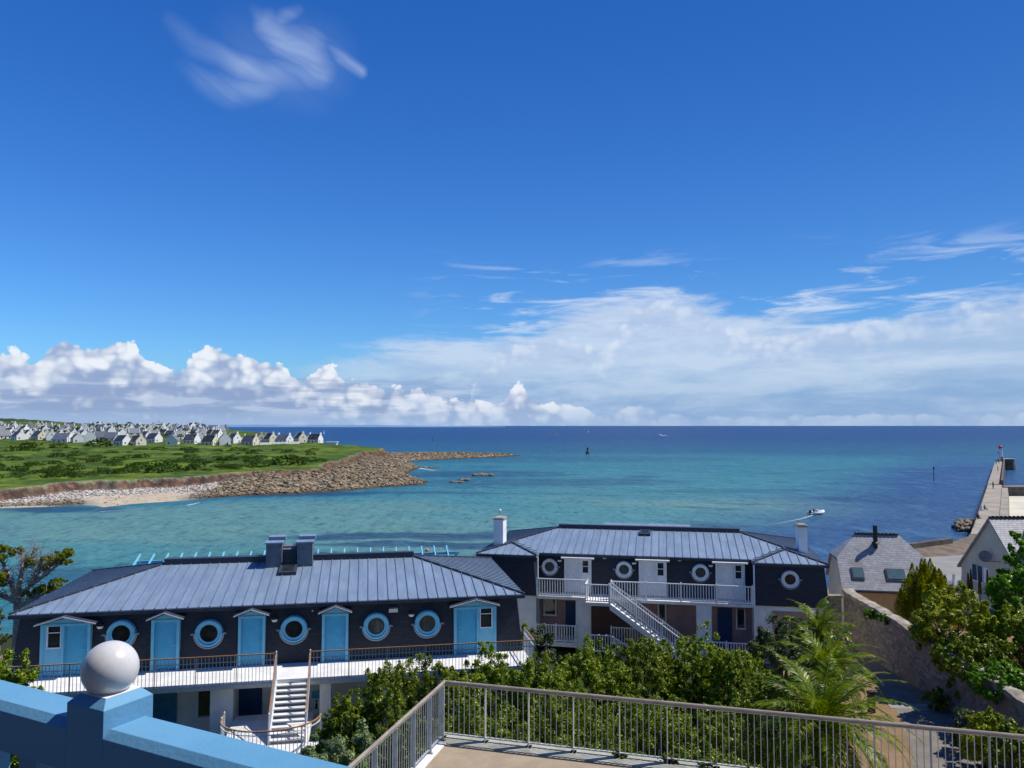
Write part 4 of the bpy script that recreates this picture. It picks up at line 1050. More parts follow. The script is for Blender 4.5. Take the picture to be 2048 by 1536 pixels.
# stair to the half-round landing
LZ = 1.35; st = bpy.data.objects.new('stair', None); C.objects.link(st); st.parent = A
nst = 10; run = 2.15; s = MB()
for k in range(nst):
    z = FL - (k + 1) * (FL - LZ) / (nst + 1); v1 = GV - .03 - k * run / nst
    s.box(us + .06, ue - .06, v1 - run / nst - .03, v1 - .001, z - .045, z)
s.build('step', M_deck, st)
s = MB()
for u in (us + .03, ue - .03):
    s.extr([(u - .025, GV - .035, FL - .02), (u - .025, GV - run - .05, LZ + .12), (u - .025, GV - run - .05, LZ - .1), (u - .025, GV - .035, FL - .34)], (.05, 0, 0))
s.build('stringer', M_whitepaint, st)
for u in (us, ue):
    railing('stair_railing', st, [(u, GV - .02, FL), (u, GV - .25, FL - .05), (u, GV - run * .62, FL - (FL - LZ) * .64), (u, GV - run, LZ + .02)], .98, M_orangewood, M_whitepaint, .16, 3.0, .02, .05, None, .05, post_w=.05, post_ext=.10)
ld = bpy.data.objects.new('landing', None); C.objects.link(ld); ld.parent = A
um = (us + ue) / 2 - .55; vm = GV - run - .0; rl_ = 1.75; arc = [(um + rl_ * math.cos(a), vm - rl_ * .78 * math.sin(a)) for a in [math.pi * k / 24 for k in range(25)]]
s = MB(); s.prism(arc[::-1], LZ - .16, LZ); s.box(um - rl_, ue + .1, vm + .001, GV + 1.0, LZ - .16, LZ - .004); s.build('floor', M_deck, ld)
s = MB(); s.prism([(um + (p[0] - um) * .9, vm + (p[1] - vm) * .9) for p in arc][::-1], -.3, LZ - .165); s.build('base_wall', M_white, ld)
railing('landing_railing', ld, [(p[0], p[1], LZ) for p in arc], .98, M_orangewood, M_whitepaint, .14, 1.4, .02, .05, .84, .06, post_w=.035)
railing('landing_railing', ld, [(um - rl_, vm, LZ), (um - rl_, vm + .55, LZ)], .98, M_orangewood, M_whitepaint, .14, 1.4, .02, .05, None, .06, post_w=.05, post_ext=.08)
# ground floor under the gallery
def recess_box(par, name, F, px0, px1, py, v, z0, z1, m, th=.05, lab=None):
    a = F.hit(px0, py, v).x; b = F.hit(px1, py, v).x; s = MB(); s.box(a, b, v - th, v + .02, z0, z1); o = s.build(name, m, par)
    if lab: o['label'] = lab
    return o
recess_box(A, 'door', FA, 305, 353.5, 1400, .19, .0, 2.15, M_teal)
recess_box(A, 'door', FA, 478, 524, 1400, .19, .0, 2.1, M_navy, lab='navy door behind the round landing')
w = recess_box(A, 'window', FA, 398, 424, 1400, .19, 1.05, 2.12, M_glass, .06)
s = MB(); a = FA.hit(394, 1400, .19).x; b = FA.hit(428, 1400, .19).x; s.box(a, b, .10, .21, .92, 1.0); s.box(a, a + .07, .10, .21, 1.0, 2.18); s.box(b - .07, b, .10, .21, 1.0, 2.18); s.box(a, b, .101, .21, 2.18, 2.24); s.build('frame', M_whitepaint, w)
recess_box(A, 'pillar', FA, 425, 470, 1400, -.9, 0, FL - .17, M_white, .5)
for px in (640, 760, 900, 40, 180): recess_box(A, 'pillar', FA, px, px + 22, 1400, -1.5, 0, FL - .17, M_white, .3)
h = FA.hit(633, 1420, .2)
# little notice board: white panel, blue head, a small dark figure
sg = thing('notice_sign', 'small white sign with blue top and dark figure on the wall right of the stairs', 'sign', FA.o + FA.U * h.x + FA.V * (.2) + Vector((0, 0, .8)), FA.a)
s = MB(); s.box(-.2, .2, -.05, -.02, 0, .66); s.build('board', M_whitepaint, sg)
s = MB(); s.box(-.2, .2, -.056, -.049, .67, .98); s.build('board', M_blue, sg)
s = MB(); s.extr([(-.08, -.053, .2), (-.02, -.053, .5), (.06, -.053, .42), (.02, -.053, .3), (.10, -.053, .16), (.0, -.053, .24)], (0, -.004, 0)); s.lathe([(0, -.004), (.05, 0), (0, .004)], 12, M=Matrix.Translation((.0, -.055, .55)) @ Matrix.Rotation(R(90), 4, 'X')); s.build('figure', M_black, sg)
# blue sun-screen rafters on the sea side
pg = bpy.data.objects.new('sunscreen', None); C.objects.link(pg); pg.parent = A
s = MB()
for v, z in ((DA - .2, EV - .12), (DA + .9, EV + .22)): s.bar((1.9, v, z), (LA - 1.75, v, z), .07, .14)
s.build('beam', M_bluelt, pg); s = MB(); u = 1.9
while u < LA - 1.7: s.bar((u, DA - .9, EV - .2), (u, DA + 1.5, EV + .52), .06, .12); u += .72
s.build('rafter', M_bluelt, pg); s = MB()
for u in (2.0, 6.5, 11.5, LA - 1.9): s.bar((u, DA + .9, 0), (u, DA + .9, EV + .2), .12)
s.build('post', M_bluelt, pg)

# ---------------------------------------------------------- building B (white doors)
FB = Frame(-2.1, 46.3, -11.3); LB = 19.65; DB = 9.6
B = thing('apartment_building', 'slate-clad building with white doors, white galleries and an outside white stair', 'building', FB.o, FB.a, 'slate-clad holiday apartment buildings with zinc roofs')
eB = 1.0; w1 = FB.hit(1073, 1109, 0).x; w2 = LB - FB.hit(1506, 1120, 0).x; DT = DB; hm_ = (DT - eB) / 2; RB = .98; sB = RB / hm_
s = MB(); EB = 5.45; e = .22
u1, u2 = w1, LB - w2
top = [(e, e), (u1 - e, e), (u1 - e, eB + e), (u2 + e, eB + e), (u2 + e, e), (LB - e, e), (LB - e, DT - e), (e, DT - e)]
bot = [(0, 0), (u1, 0), (u1, eB + .12), (u2, eB + .12), (u2, 0), (LB, 0), (LB, DT), (0, DT)]
slate_ring(s, top, bot, EB - .08, FL + .12); s.build('slate_wall', M_slatewall, B)
gb = [(.1, .1), (u1 - .05, .1), (u1 - .05, eB + .6), (u2 + .05, eB + .6), (u2 + .05, .1), (LB - .1, .1), (LB - .1, DT - .1), (.1, DT - .1)]
s = MB(); slate_ring(s, gb, gb, FL + .115, -.3); s.build('ground_floor_wall', M_white, B)
hh1 = sB * w1 / 2; hh2 = sB * w2 / 2
F_ = lambda u, v, h: (u, v, h)
cl_ = (hm_, eB + hm_, RB); cr_ = (LB - hm_, eB + hm_, RB)
a1 = (w1 / 2, w1 / 2, hh1); a1b = (w1 / 2, w1 / 2 + eB, hh1); a2 = (LB - w2 / 2, w2 / 2, hh2); a2b = (LB - w2 / 2, w2 / 2 + eB, hh2)
plB = [([(0, 0, 0), (w1, 0, 0), a1], 0), ([(w1, 0, 0), (w1, eB, 0), a1b, a1], 1), ([(w1, eB, 0), (LB - w2, eB, 0), a2b, cr_, cl_, a1b], 0),
       ([(LB - w2, 0, 0), (LB - w2, eB, 0), a2b, a2][::-1], 1), ([(LB - w2, 0, 0), (LB, 0, 0), a2], 0), ([(LB, 0, 0), (LB, DT, 0), cr_, a2b, a2], 1),
       ([(LB, DT, 0), (0, DT, 0), cl_, cr_], 0), ([(0, DT, 0), (0, 0, 0), a1, a1b, cl_], 1)]
rfB = roof_mesh(plB, [(0, 0), (w1, 0), (w1, eB), (LB - w2, eB), (LB - w2, 0), (LB, 0), (LB, DT), (0, DT)], EB, .14, .45).build('roof', [M_zinc, M_seam], B)
hips_mesh([((0, 0, 0), a1), ((w1, 0, 0), a1), (a1b, cl_), (a1, a1b), ((LB, 0, 0), a2), ((LB - w2, 0, 0), a2), (a2, a2b), (a2b, cr_), ((0, DT, 0), cl_), ((LB, DT, 0), cr_)], EB, rfB)
s = MB(); s.box(hm_ - .1, LB - hm_ + .1, eB + hm_ - .2, eB + hm_ + .2, EB + RB - .06, EB + RB + .2); s.build('ridge_cap', M_darktrim, rfB)
s = MB()
for a_, b_, v in ((0, w1, 0), (w1, LB - w2, eB), (LB - w2, LB, 0)): s.box(a_ + .004, b_ - .004, v - .09, v - .004, EB - .16, EB - .02)
s.build('gutter', M_darktrim, B)
h0 = FB.hit(1208, 1045, eB + hm_ + 3); h1 = FB.hit(1380, 1045, eB + hm_ + 3)
s = MB(); s.extr([(h0.x, eB + hm_ + .5, EB + .7), (h0.x, eB + hm_ + 3.0, h0.z), (h0.x, eB + hm_ + 4.6, EB + .1)], (h1.x - h0.x, 0, 0)); s.build('rear_roof', M_zinc, rfB)
roof_light(FB, rfB, 1279, 1301, 1071, EB - sB * eB, 6, sB, .7)
for px0, px1, pt, pb, v, ht in ((986, 1013, 1033, 1080, 2.2, 1), (1597, 1622, 1048, 1097, 2.6, 1)):
    a = FB.hit(px0 + 1, pb, v); b = FB.hit(px1 - 7, pb, v); zt = FB.hit(px0, pt + 6, v).z
    s = MB(); s.box(a.x, b.x, v, v + 1.05, EB + .05, zt); c_ = s.build('chimney', M_white, rfB)
    s = MB(); s.box(a.x - .06, b.x + .06, v - .06, v + 1.11, zt + .002, zt + .08); s.box(a.x + .02, b.x - .02, v + .02, v + 1.03, zt + .082, zt + .12); s.build('chimney_cap', M_stone_grey, c_)
for px, py, v in ((1099.2, 1133.3, eB), (1248, 1139, eB), (1401, 1145, eB), (1580.4, 1158.8, 0)):
    h = FB.hit(px, py, v + .05); o = oculus(FB, B, h.x, h.z, v + .02, .47, .29, M_whitepaint, M_whitepaint, M_glass if v == 0 else M_curtain)
for px, py in ((1119, 1119.5), (1268, 1124.5), (1421.5, 1129.5)):
    h = FB.hit(px, py, eB); wall_lamp(B, h.x, eB + .12, h.z)
M_green = mat('exit_sign_green', (.03, .30, .16), None, .5, .3, 4)
for px, py in ((1209, 1116.6), (1359.4, 1121)):
    h = FB.hit(px, py, eB); s = MB(); s.box(h.x - .11, h.x + .11, eB + .0, eB + .25, h.z - .055, h.z + .055); o = s.build('exit_sign', M_green, B)
    s = MB(); s.box(h.x - .075, h.x - .01, eB - .008, eB - .001, h.z - .03, h.z + .035); s.extr([(h.x + .02, eB - .001, h.z - .03), (h.x + .08, eB - .001, h.z), (h.x + .02, eB - .001, h.z + .03)], (0, -.006, 0)); s.build('pictogram', M_whitepaint, o)
def white_door(px0, px1, pyt, w0, w1_, wy0, wy1, c0_, c1_, cy):
    v = eB - .02; a = FB.hit(px0, 1180, v).x; b = FB.hit(px1, 1180, v).x; zt = FB.hit(px0, pyt, v).z; fz = FL + .15
    s = MB(); s.box(a, a + .09, v, v + .4, fz, zt); s.box(b - .09, b, v, v + .4, fz, zt); s.box(a + .091, b - .091, v + .001, v + .4, zt - .09, zt); o = s.build('door_surround', M_whitepaint, B)
    wx0 = FB.hit(w0, 1180, v).x; wx1 = FB.hit(w1_, 1180, v).x; z0 = FB.hit(w0, wy1, v).z; z1 = FB.hit(w0, wy0, v).z; mx = wx0 - .14
    s = MB(); s.box(a + .091, mx - .03, v + .1, v + .14, fz + .02, zt - .092); d_ = s.build('door', M_whitepaint, o)
    s = MB(); s.tube([(a + .2, v + .1, fz + 1.0), (a + .2, v + .05, fz + 1), (a + .3, v + .05, fz + 1)], .014, 6); s.build('handle', M_galv, d_)
    s = MB(); s.box(mx - .028, mx + .03, v + .02, v + .2, fz, zt - .092); s.box(mx + .032, b - .092, v + .06, v + .1, fz + .02, z0); s.box(mx + .032, wx0, v + .06, v + .1, z0 + .001, zt - .092); s.box(wx1, b - .092, v + .06, v + .1, z0 + .001, zt - .092); s.build('side_panel', M_whitepaint, o)
    s = MB(); s.box(wx0, wx1, v + .09, v + .11, z0, z1 + .1); w_ = s.build('window', M_glass, o)
    s = MB()
    for q in range(3): zz = z0 + (z1 - z0) * q / 2; s.box(wx0, wx1, v + .05, v + .088, zz - .015, zz + .02)
    for x in (wx0, wx1 - .02): s.box(x, x + .02, v + .051, v + .087, z0, z1)
    s.build('frame', M_whitepaint, w_)
    x0 = FB.hit(c0_, cy, v - .25).x; x1 = FB.hit(c1_, cy, v - .25).x
    s = MB(); s.box(x0, x1, v - .3, v + .3, zt + .03, zt + .11); s.build('canopy', M_whitepaint, o)
white_door(1128.5, 1182.7, 1117, 1164.6, 1176.9, 1119.5, 1146.5, 1121.8, 1187.6, 1114)
white_door(1278, 1333.6, 1121.5, 1315, 1328, 1124.5, 1152, 1270.5, 1339, 1119)
white_door(1431.8, 1490.4, 1126.5, 1471, 1484, 1129, 1158, 1424.5, 1496, 1124.5)
# gallery
FBZ = FL + .14
s = MB(); s.box(u1 + .003, u2 - .003, -.02, eB + .35, FBZ - .16, FBZ); s.build('gallery_deck', M_deck, B)
pu0 = FB.hit(1174, 1190, -.1).x; pu1 = FB.hit(1221, 1190, -.1).x
kw = dict(h=.98, mrail=M_whitepaint, mbar=M_whitepaint, spacing=.15, post_every=2.0, bar_w=.045, rail_w=.07, bottom=.08, post_w=.08, post_ext=.07)
railing('gallery_railing', B, [(u1 + .03, 0, FBZ), (pu0, 0, FBZ)], **kw)
railing('gallery_railing', B, [(pu1 + .05, 0, FBZ), (u2 - .05, 0, FBZ)], **kw)
s = MB(); s.box(pu0, pu1 + .02, -1.15, -.021, FBZ - .18, FBZ - .002); s.build('stair_platform', M_deck, B)
railing('platform_railing', B, [(pu0 + .03, -.02, FBZ), (pu0 + .03, -1.12, FBZ), (pu1, -1.12, FBZ)], **kw)
su1 = pu1 + 4.3; nst = 15; dz = (FBZ - .15) / (nst + 1); sb = bpy.data.objects.new('stair', None); C.objects.link(sb); sb.parent = B
s = MB()
for k in range(nst): s.box(pu1 + .025 + k * 4.3 / nst, pu1 + .04 + (k + 1) * 4.3 / nst, -1.08, -.12, FBZ - (k + 1) * dz - .045, FBZ - (k + 1) * dz)
s.build('step', M_deck, sb); s = MB()
for v in (-1.13, -.10): s.extr([(pu1 + .022, v, FBZ - .02), (su1, v, .12), (su1, v, -.2), (pu1 + .022, v, FBZ - .36)], (0, .045, 0))
s.build('stringer', M_whitepaint, sb)
for v in (-1.13, -.08): railing('stair_railing', sb, [(pu1 + .03, v, FBZ), (su1, v, .12)], .95, M_whitepaint, M_whitepaint, .16, 1.6, .045, .07, None, .12, post_w=.08, post_ext=.06)
# ground floor recesses, doors and lower balconies
vr = eB + .59
for px0, px1, z1, m, lab in ((1073, 1152, 2.75, M_pink, 'pinkish recessed wall with a navy door'), (1183, 1260, 2.7, M_brownr, 'brown recessed wall under the stair'), (1262, 1392, 2.75, M_pink, None), (1424, 1506, 2.7, M_pink, None)):
    recess_box(B, 'recessed_wall', FB, px0, px1, 1240, vr, 0, z1, m, .03, lab)
for px0, px1, lab in ((1131.5, 1151, None), (1435.5, 1464, None)): recess_box(B, 'door', FB, px0, px1, 1240, vr - .035, .35, 2.55, M_navy, .05)
for px0, px1, z0, z1 in ((1090, 1111, 1.75, 2.65), (1474, 1488, 1.5, 2.5), (1318, 1330, 1.6, 2.6)):
    w_ = recess_box(B, 'window', FB, px0, px1, 1220, vr - .035, z0, z1, M_glass, .04); a = FB.hit(px0, 1220, vr).x; b = FB.hit(px1, 1220, vr).x
    s = MB(); s.box(a - .09, b + .09, vr - .14, vr - .03, z0 - .10, z0 - .002); s.box(a - .07, a, vr - .12, vr - .03, z0, z1 + .06); s.box(b, b + .07, vr - .12, vr - .03, z0, z1 + .06); s.build('frame', M_whitepaint, w_)
recess_box(B, 'wall_panel', FB, 1544, 1618, 1235, .09, 0, 2.85, M_pink, .02)
h = FB.hit(1585, 1235, .05); s = MB(); s.box(h.x - .3, h.x + .3, .03, .09, 1.6, 2.5); s.build('window', M_glass, B)
h = FB.hit(1640, 1247, .05); s = MB(); s.box(h.x - .14, h.x + .14, .02, .09, 1.25, 1.75); s.build('wall_sign', M_blue, B)
for px in (1152, 1393): recess_box(B, 'pillar', FB, px, px + 30, 1240, .12, -.2, FBZ - .17, M_white, 0.10)
for px in (1505,): pass
a0_ = FB.hit(1072, 1250, 0).x; b0_ = FB.hit(1152, 1250, 0).x
s = MB(); s.box(a0_, b0_, -.02, vr, .30, .55); s.build('lower_balcony', M_white, B)
kw2 = {**kw, 'h': .95, 'post_every': 1.4}
railing('balcony_railing', B, [(a0_, .0, .56), (b0_, .0, .56)], **kw2)
a_ = FB.hit(1174, 1260, -.6).x; b_ = FB.hit(1222, 1260, -.6).x
railing('balcony_railing', B, [(a_, -.9, .35), (b_, -.9, .35), (b_ + 1.6, -.9, -.5)], **kw2)
a_ = FB.hit(1222, 1260, 0).x; b_ = FB.hit(1290, 1260, 0).x
railing('balcony_railing', B, [(a_, .15, .55), (b_, .15, .55)], **kw2)
a_ = FB.hit(1350, 1270, -.3).x; b_ = FB.hit(1505, 1270, -.3).x
railing('balcony_railing', B, [(a_, -.3, .15), (b_, -.3, .15)], **kw2)
for px in (1508,): h = FB.hit(px, 1150, -.06); s = MB(); s.tube([(h.x, -.06, -.2), (h.x, -.06, EB - .1)], .045, 8); s.build('downpipe', M_whitepaint, B)
h = FB.hit(1075, 1150, -.06); s = MB(); s.tube([(h.x, .0, FBZ), (h.x, .0, EB - .1)], .05, 8); s.build('downpipe', M_whitepaint, B)

# ---------------------------------------------------------- house C (beige, slate, flue)
FC = Frame(21.13, 50.0, -11.3); Lc = None
hC = thing('house', 'beige house with weathered slate roof, black flue pipe and two roof windows', 'house', FC.o, FC.a)
LC = FC.hit(1868, 1176, 0).x; DC = 5.1; eC = 2.62; sC = 1.20; rC = eC + sC * DC / 2; hv = 1.35
s = MB(); s.extr([(0.05, .1, 0), (.05, DC - .1, 0), (.05, DC - .1, eC), (.05, DC - hv, eC + (hv - .1) * sC - .05), (.05, hv, eC + (hv - .1) * sC - .05), (.05, .1, eC)], (LC - .1, 0, 0)); s.build('wall', [M_beige], hC)
s = MB(); s.box(.04, LC - .04, .055, .098, 0, eC - .02); s.build('front_wall', M_ochre, hC)
zh = eC + sC * hv; i1 = 1.3
pf = [(-.1, -.12, eC - .12), (LC + .1, -.12, eC - .12), (LC + .1, hv, zh), (LC - i1, DC / 2, rC), (i1, DC / 2, rC), (-.1, hv, zh)]
pb = [(u, DC - v, z) for u, v, z in pf][::-1]
s = MB()
for poly in (pf, pb, [(-.1, hv, zh), (i1, DC / 2, rC), (-.1, DC - hv, zh)], [(LC + .1, hv, zh), (LC + .1, DC - hv, zh), (LC - i1, DC / 2, rC)]):
    s.extr(poly, (0, 0, .10))
rfC = s.build('roof', M_slateroof, hC)
s = MB(); n = 11
for k in range(n): x = i1 + (LC - 2 * i1) * k / n; s.box(x, x + (LC - 2 * i1) / n - .02, DC / 2 - .09, DC / 2 + .09, rC + .08, rC + .17); s.box(x - .03, x + .03, DC / 2 - .1, DC / 2 + .1, rC + .10, rC + .21)
s.build('ridge_tile', M_trunk, rfC)
s = MB(); s.box(-.1, LC + .1, -.2, -.12, eC - .16, eC - .06); s.build('gutter', M_darktrim, hC)
h = FC.hit(1750, 1085, DC / 2 - .5)
s = MB(); s.tube([(h.x, DC / 2 - .6, rC - .9), (h.x, DC / 2 - .6, rC + .75)], .14, 12); f_ = s.build('flue_pipe', M_black, rfC, smooth=False)
s = MB(); s.lathe([(.24, 0), (.24, .03), (.15, .12)], 14, c=(h.x, DC / 2 - .6, rC - .42)); s.build('flashing', M_black, f_)
for px0, px1 in ((1704, 1729), (1773, 1812)):
    h0 = FC.hit(px0, 1155, .45); h1 = FC.hit(px1, 1155, .45); a, b = h0.x, h1.x; v0, v1 = .36, .90
    q = lambda u, v, d: (u, v - d * .75, eC + sC * v + .10 + d * .65)
    s = MB(); s.extr([q(a, v0, 0), q(b, v0, 0), q(b, v1, 0), q(a, v1, 0)], (0, -.06, .05)); o = s.build('roof_window', M_darktrim, rfC)
    s = MB(); s.extr([q(a + .07, v0 + .06, .09), q(b - .07, v0 + .06, .09), q(b - .07, v1 - .06, .09), q(a + .07, v1 - .06, .09)], (0, -.01, .012)); s.build('pane', mat('sky_glass', (.10, .17, .18), None, .08, .8, 3), o)

# ---------------------------------------------------------- house D (gable with dish)
hD = thing('house', 'house with a plain beige gable carrying a satellite dish', 'house', (34, 55.5, 5), 0)
w = 3.8; ez = 2.5; rz = 6.3
s = MB(); s.extr([(0, -w, -1), (0, w, -1), (0, w, ez), (0, 0, rz), (0, -w, ez)], (5, 0, 0)); s.build('wall', M_beige, hD)
s = MB()
for sgn in (-1, 1):
    s.extr([(-.18, sgn * (w + .25), ez - .25), (-.18, 0, rz), (-.18, 0, rz + .16), (-.18, sgn * (w + .25), ez - .09)], (5.2, 0, 0))
# cross wing running towards the viewer
s.extr([(2.6 - 3.9, -14, rz - 3.95), (2.6, -14, rz - .0), (2.6, -14, rz + .14), (2.6 - 3.9, -14, rz - 3.8)], (0, 13.9, 0)) if False else None
rD = s.build('roof', M_slateroof, hD)
s = MB(); s.extr([(2.6, .0, rz + .05), (2.6, -9, rz + .05), (-1.25, -9, rz - 3.8), (-1.25, -3.85, rz - 3.8)], (0, 0, .12)); s.extr([(2.6, -.0, rz + .05), (2.6, -9, rz + .05), (6.5, -9, rz - 3.8), (6.5, 0, rz - 3.8)], (0, 0, .12)); s.build('wing_roof', M_darkslate, hD)  # shade of the west slope put into a darker slate colour
s = MB(); s.box(-.9, 6.1, -8.8, -3.9, -1, rz - 3.75); s.build('wing_wall', M_beige, hD)
s = MB()
for k in range(9): s.box(-.1 + k * .3, .16 + k * .3, -.1, .1, rz + .12, rz + .24); s.box(.15 + k * .3, .2 + k * .3, -.12, .12, rz + .13, rz + .29)
s.build('ridge_tile', M_trunk, rD)
# window & dish on the gable plane x=34
def gable_hit(px, py): r = ray(px, py); t_ = 34 / r.x; return Vector((34, r.y * t_, EZ + r.z * t_))
g0 = gable_hit(1946, 1158); g1 = gable_hit(1966, 1134)
s = MB(); s.box(-.03, .05, g1.y - 55.5, g0.y - 55.5, g0.z - 5, g1.z - 5); o = s.build('window', M_glass, hD)
s = MB(); y0, y1, z0, z1 = g1.y - 55.5, g0.y - 55.5, g0.z - 5, g1.z - 5
s.box(-.06, .0, y0 - .06, y0, z0, z1); s.box(-.06, .0, y1, y1 + .06, z0, z1); s.box(-.06, .0, (y0 + y1) / 2 - .03, (y0 + y1) / 2 + .03, z0, z1); s.box(-.09, .0, y0 - .1, y1 + .1, z0 - .08, z0 - .001); s.build('frame', M_whitepaint, o)
s = MB(); s.box(-.035, .0, y0 - .75, y0 - .1, z0, z1); s.build('shutter', M_vw, o)
g2 = gable_hit(1984, 1113); g3 = gable_hit(2002, 1124)
dsh = thing('satellite_dish', 'grey satellite dish on an arm fixed to the beige gable', 'satellite dish', (33.5, g2.y, g2.z), 0)
Mx = Matrix.Rotation(R(-115), 4, 'Z') @ Matrix.Rotation(R(75), 4, 'Y')
s = MB(); s.lathe([(0, 0), (.12, .01), (.26, .05), (.40, .12), (.41, .13), (.39, .125), (.25, .065), (.11, .025), (0, .015)], 24, M=Mx); s.build('dish', mat('dish_grey', (.22, .22, .23), None, .5, .3, 3), dsh, smooth=True)
s = MB(); s.tube([(0.02, 0, -.05), (0.1, -.2, -.28), (.45, g3.y - g2.y, g3.z - g2.z)], .02, 6); s.tube([Mx @ Vector((-.35, 0, .1)), Mx @ Vector((0, 0, .5))], .012, 5); s.build('arm', M_black, dsh)
M_spire = foliage_mat('spire_leaves', (.13, .10, .05), (.07, .06, .03), None, .2)
for px, pt, pb_, lab in ((1937, 1148, 1184, 'leftmost and shortest of the slim dark spires by the gable'), (1943, 1140, 1184, 'slim dark spire, second from the left by the gable'), (1960, 1146, 1188, 'slim dark spire in front of the gable window'), (1976, 1141, 1190, 'rightmost and widest of the slim spires by the gable')):
    Y = 50.5; a = atY(px, pb_, Y); b = atY(px, pt, Y); h = b.z - a.z; t_ = thing('slim_cypress', lab, 'cypress', (a.x, Y, 5), 0, 'slim spires in front of the beige gable')
    g = np.random.default_rng(int(px)); n = 1500; z = g.random(n) ** 1.0; ra = (1 - z) ** .7 * .085 + .01; an = g.random(n) * 6.28
    P_ = np.stack([np.cos(an) * ra, np.sin(an) * ra, z * h + (a.z - 5)], -1); T = np.stack([np.cos(an) * .03, np.sin(an) * .03, np.full(n, .10)], -1); Q = np.stack([-np.sin(an), np.cos(an), an * 0], -1) * .03
    mesh_np('foliage', np.stack([P_ - Q, P_ + T * .5 - Q * .2, P_ + T, P_ + Q], 1).reshape(-1, 3), np.arange(4 * n).reshape(n, 4), M_spire, t_)
    s = MB(); s.tube([(0, 0, 0), (0, 0, a.z - 5 + h * .9)], .03, 5); s.build('trunk', M_trunk, t_)

# ---------------------------------------------------------- stone garden wall
def rubble_mat():
    m = bpy.data.materials.new('rubble_stone'); m.use_nodes = True; nt, b, g = pbr(m)
    ge = g.node('ShaderNodeNewGeometry'); pos = S(g, ge.outputs['Position']); x, y, z = g.sep(pos)
    v = g.vec(x * 4.6, y * 4.6, z * 6.5); c = g.voro(v, 1.0, 0, 'F1', True); r_, g_, _ = g.sep(c); r_ = g.sm(r_, .1, .9)
    ed = g.node('ShaderNodeTexVoronoi', feature='DISTANCE_TO_EDGE'); nt.links.new(v.o, ed.inputs['Vector']); E_ = S(g, ed.outputs[0])
    n = g.noise(pos, .7, 5, .6); n2 = g.noise(pos, 6, 4, .6)
    col = g.mix(r_, (.56, .45, .35), (.33, .265, .22)); col = g.mix(g.sm(g_, .7, .95), col, (.68, .60, .52)); col = g.mix(g.sm(n, .5, .66) * .8, col, (.60, .42, .30))
    col = g.mix(g.sm(E_, .09, .02) * .8, col, (.34, .30, .25)); col = g.mix(g.sm(n2, .55, .75) * .35, col, (.07, .065, .05))
    nt.links.new(col.o, b.inputs['Base Color']); b.inputs['Roughness'].default_value = .95
    bn = g.node('ShaderNodeBump'); bn.inputs['Strength'].default_value = 1; bn.inputs['Distance'].default_value = .12
    nt.links.new((g.sm(E_, .0, .16) + n2 * .5).o, bn.inputs['Height']); nt.links.new(bn.outputs[0], b.inputs['Normal']); return m
M_rubble = rubble_mat(); M_rubbletop = mat('weathered_coping_stone', (.38, .35, .30), (.20, .17, .13), .95, .1, 1.3, .8, 10, detail=8)
WP = [(20.0, 47.4, 3.0), (20.05, 43, 2.75), (20.1, 38.3, 2.5), (20.1, 34, 2.3), (20.0, 30.6, 2.05), (19.7, 26, 1.95)]
gw = thing('stone_wall', 'old rubble stone garden wall with weathered coping beside the path', 'wall', (20, 47.4, 5), 0)
def wall_strip(P, zlo, dz0, dz1, x0, x1, n, amp, seed):
    V = []; 
    for i in range(n + 1):
        f = i / n * (len(P) - 1); k = min(int(f), len(P) - 2); q = f - k; a = [P[k][j] * (1 - q) + P[k + 1][j] * q for j in range(3)]
        j_ = float(fbm(np.array([i * .35]), np.array([seed * 1.]), 3, seed)[0] - .47) * amp; j2 = float(fbm(np.array([i * .5]), np.array([seed * 3.]), 3, seed + 5)[0] - .47) * amp
        zt = a[2] + dz1 + j_; zb = zlo if zlo is not None else a[2] + dz0 + (j_ * .6)
        V += [(a[0] + x0 + j2 * .3, a[1], zb), (a[0] + x0 + j2 * .3, a[1], zt), ((a[0]) + (x0 + x1) / 2, a[1], zt + .04), (a[0] + x1, a[1], zt), (a[0] + x1, a[1], zb)]
    V = [(v[0] - 20, v[1] - 47.4, v[2]) for v in V]; s = MB(); s.v = V
    for i in range(n):
        for k in range(4): s.f.append([i * 5 + k, (i + 1) * 5 + k, (i + 1) * 5 + k + 1, i * 5 + k + 1]); s.mi.append(0)
    s.f.append([0, 1, 2, 3, 4]); s.mi.append(0); s.f.append([n * 5 + k for k in (4, 3, 2, 1, 0)]); s.mi.append(0)
    return s
wall_strip(WP, -.1, 0, -.10, 0, .5, 60, .12, 3).build('wall_body', M_rubble, gw); wall_strip(WP, None, -.10, .12, -.06, .58, 110, .22, 8).build('coping', M_rubbletop, gw)
pr_ = atz(1665, 1262, 5.9)
rw = thing('stone_wall', 'short rubble wall closing the path beside the white-doored building', 'wall', (17.0, 47.8, 5), R(0))
s = MB(); s.box(.6, 3.05, 0, .45, -.1, 2.55); s.build('wall_body', M_rubble, rw); s = MB(); s.box(.55, 3.1, -.04, .49, 2.552, 2.66); s.build('coping', M_rubbletop, rw)

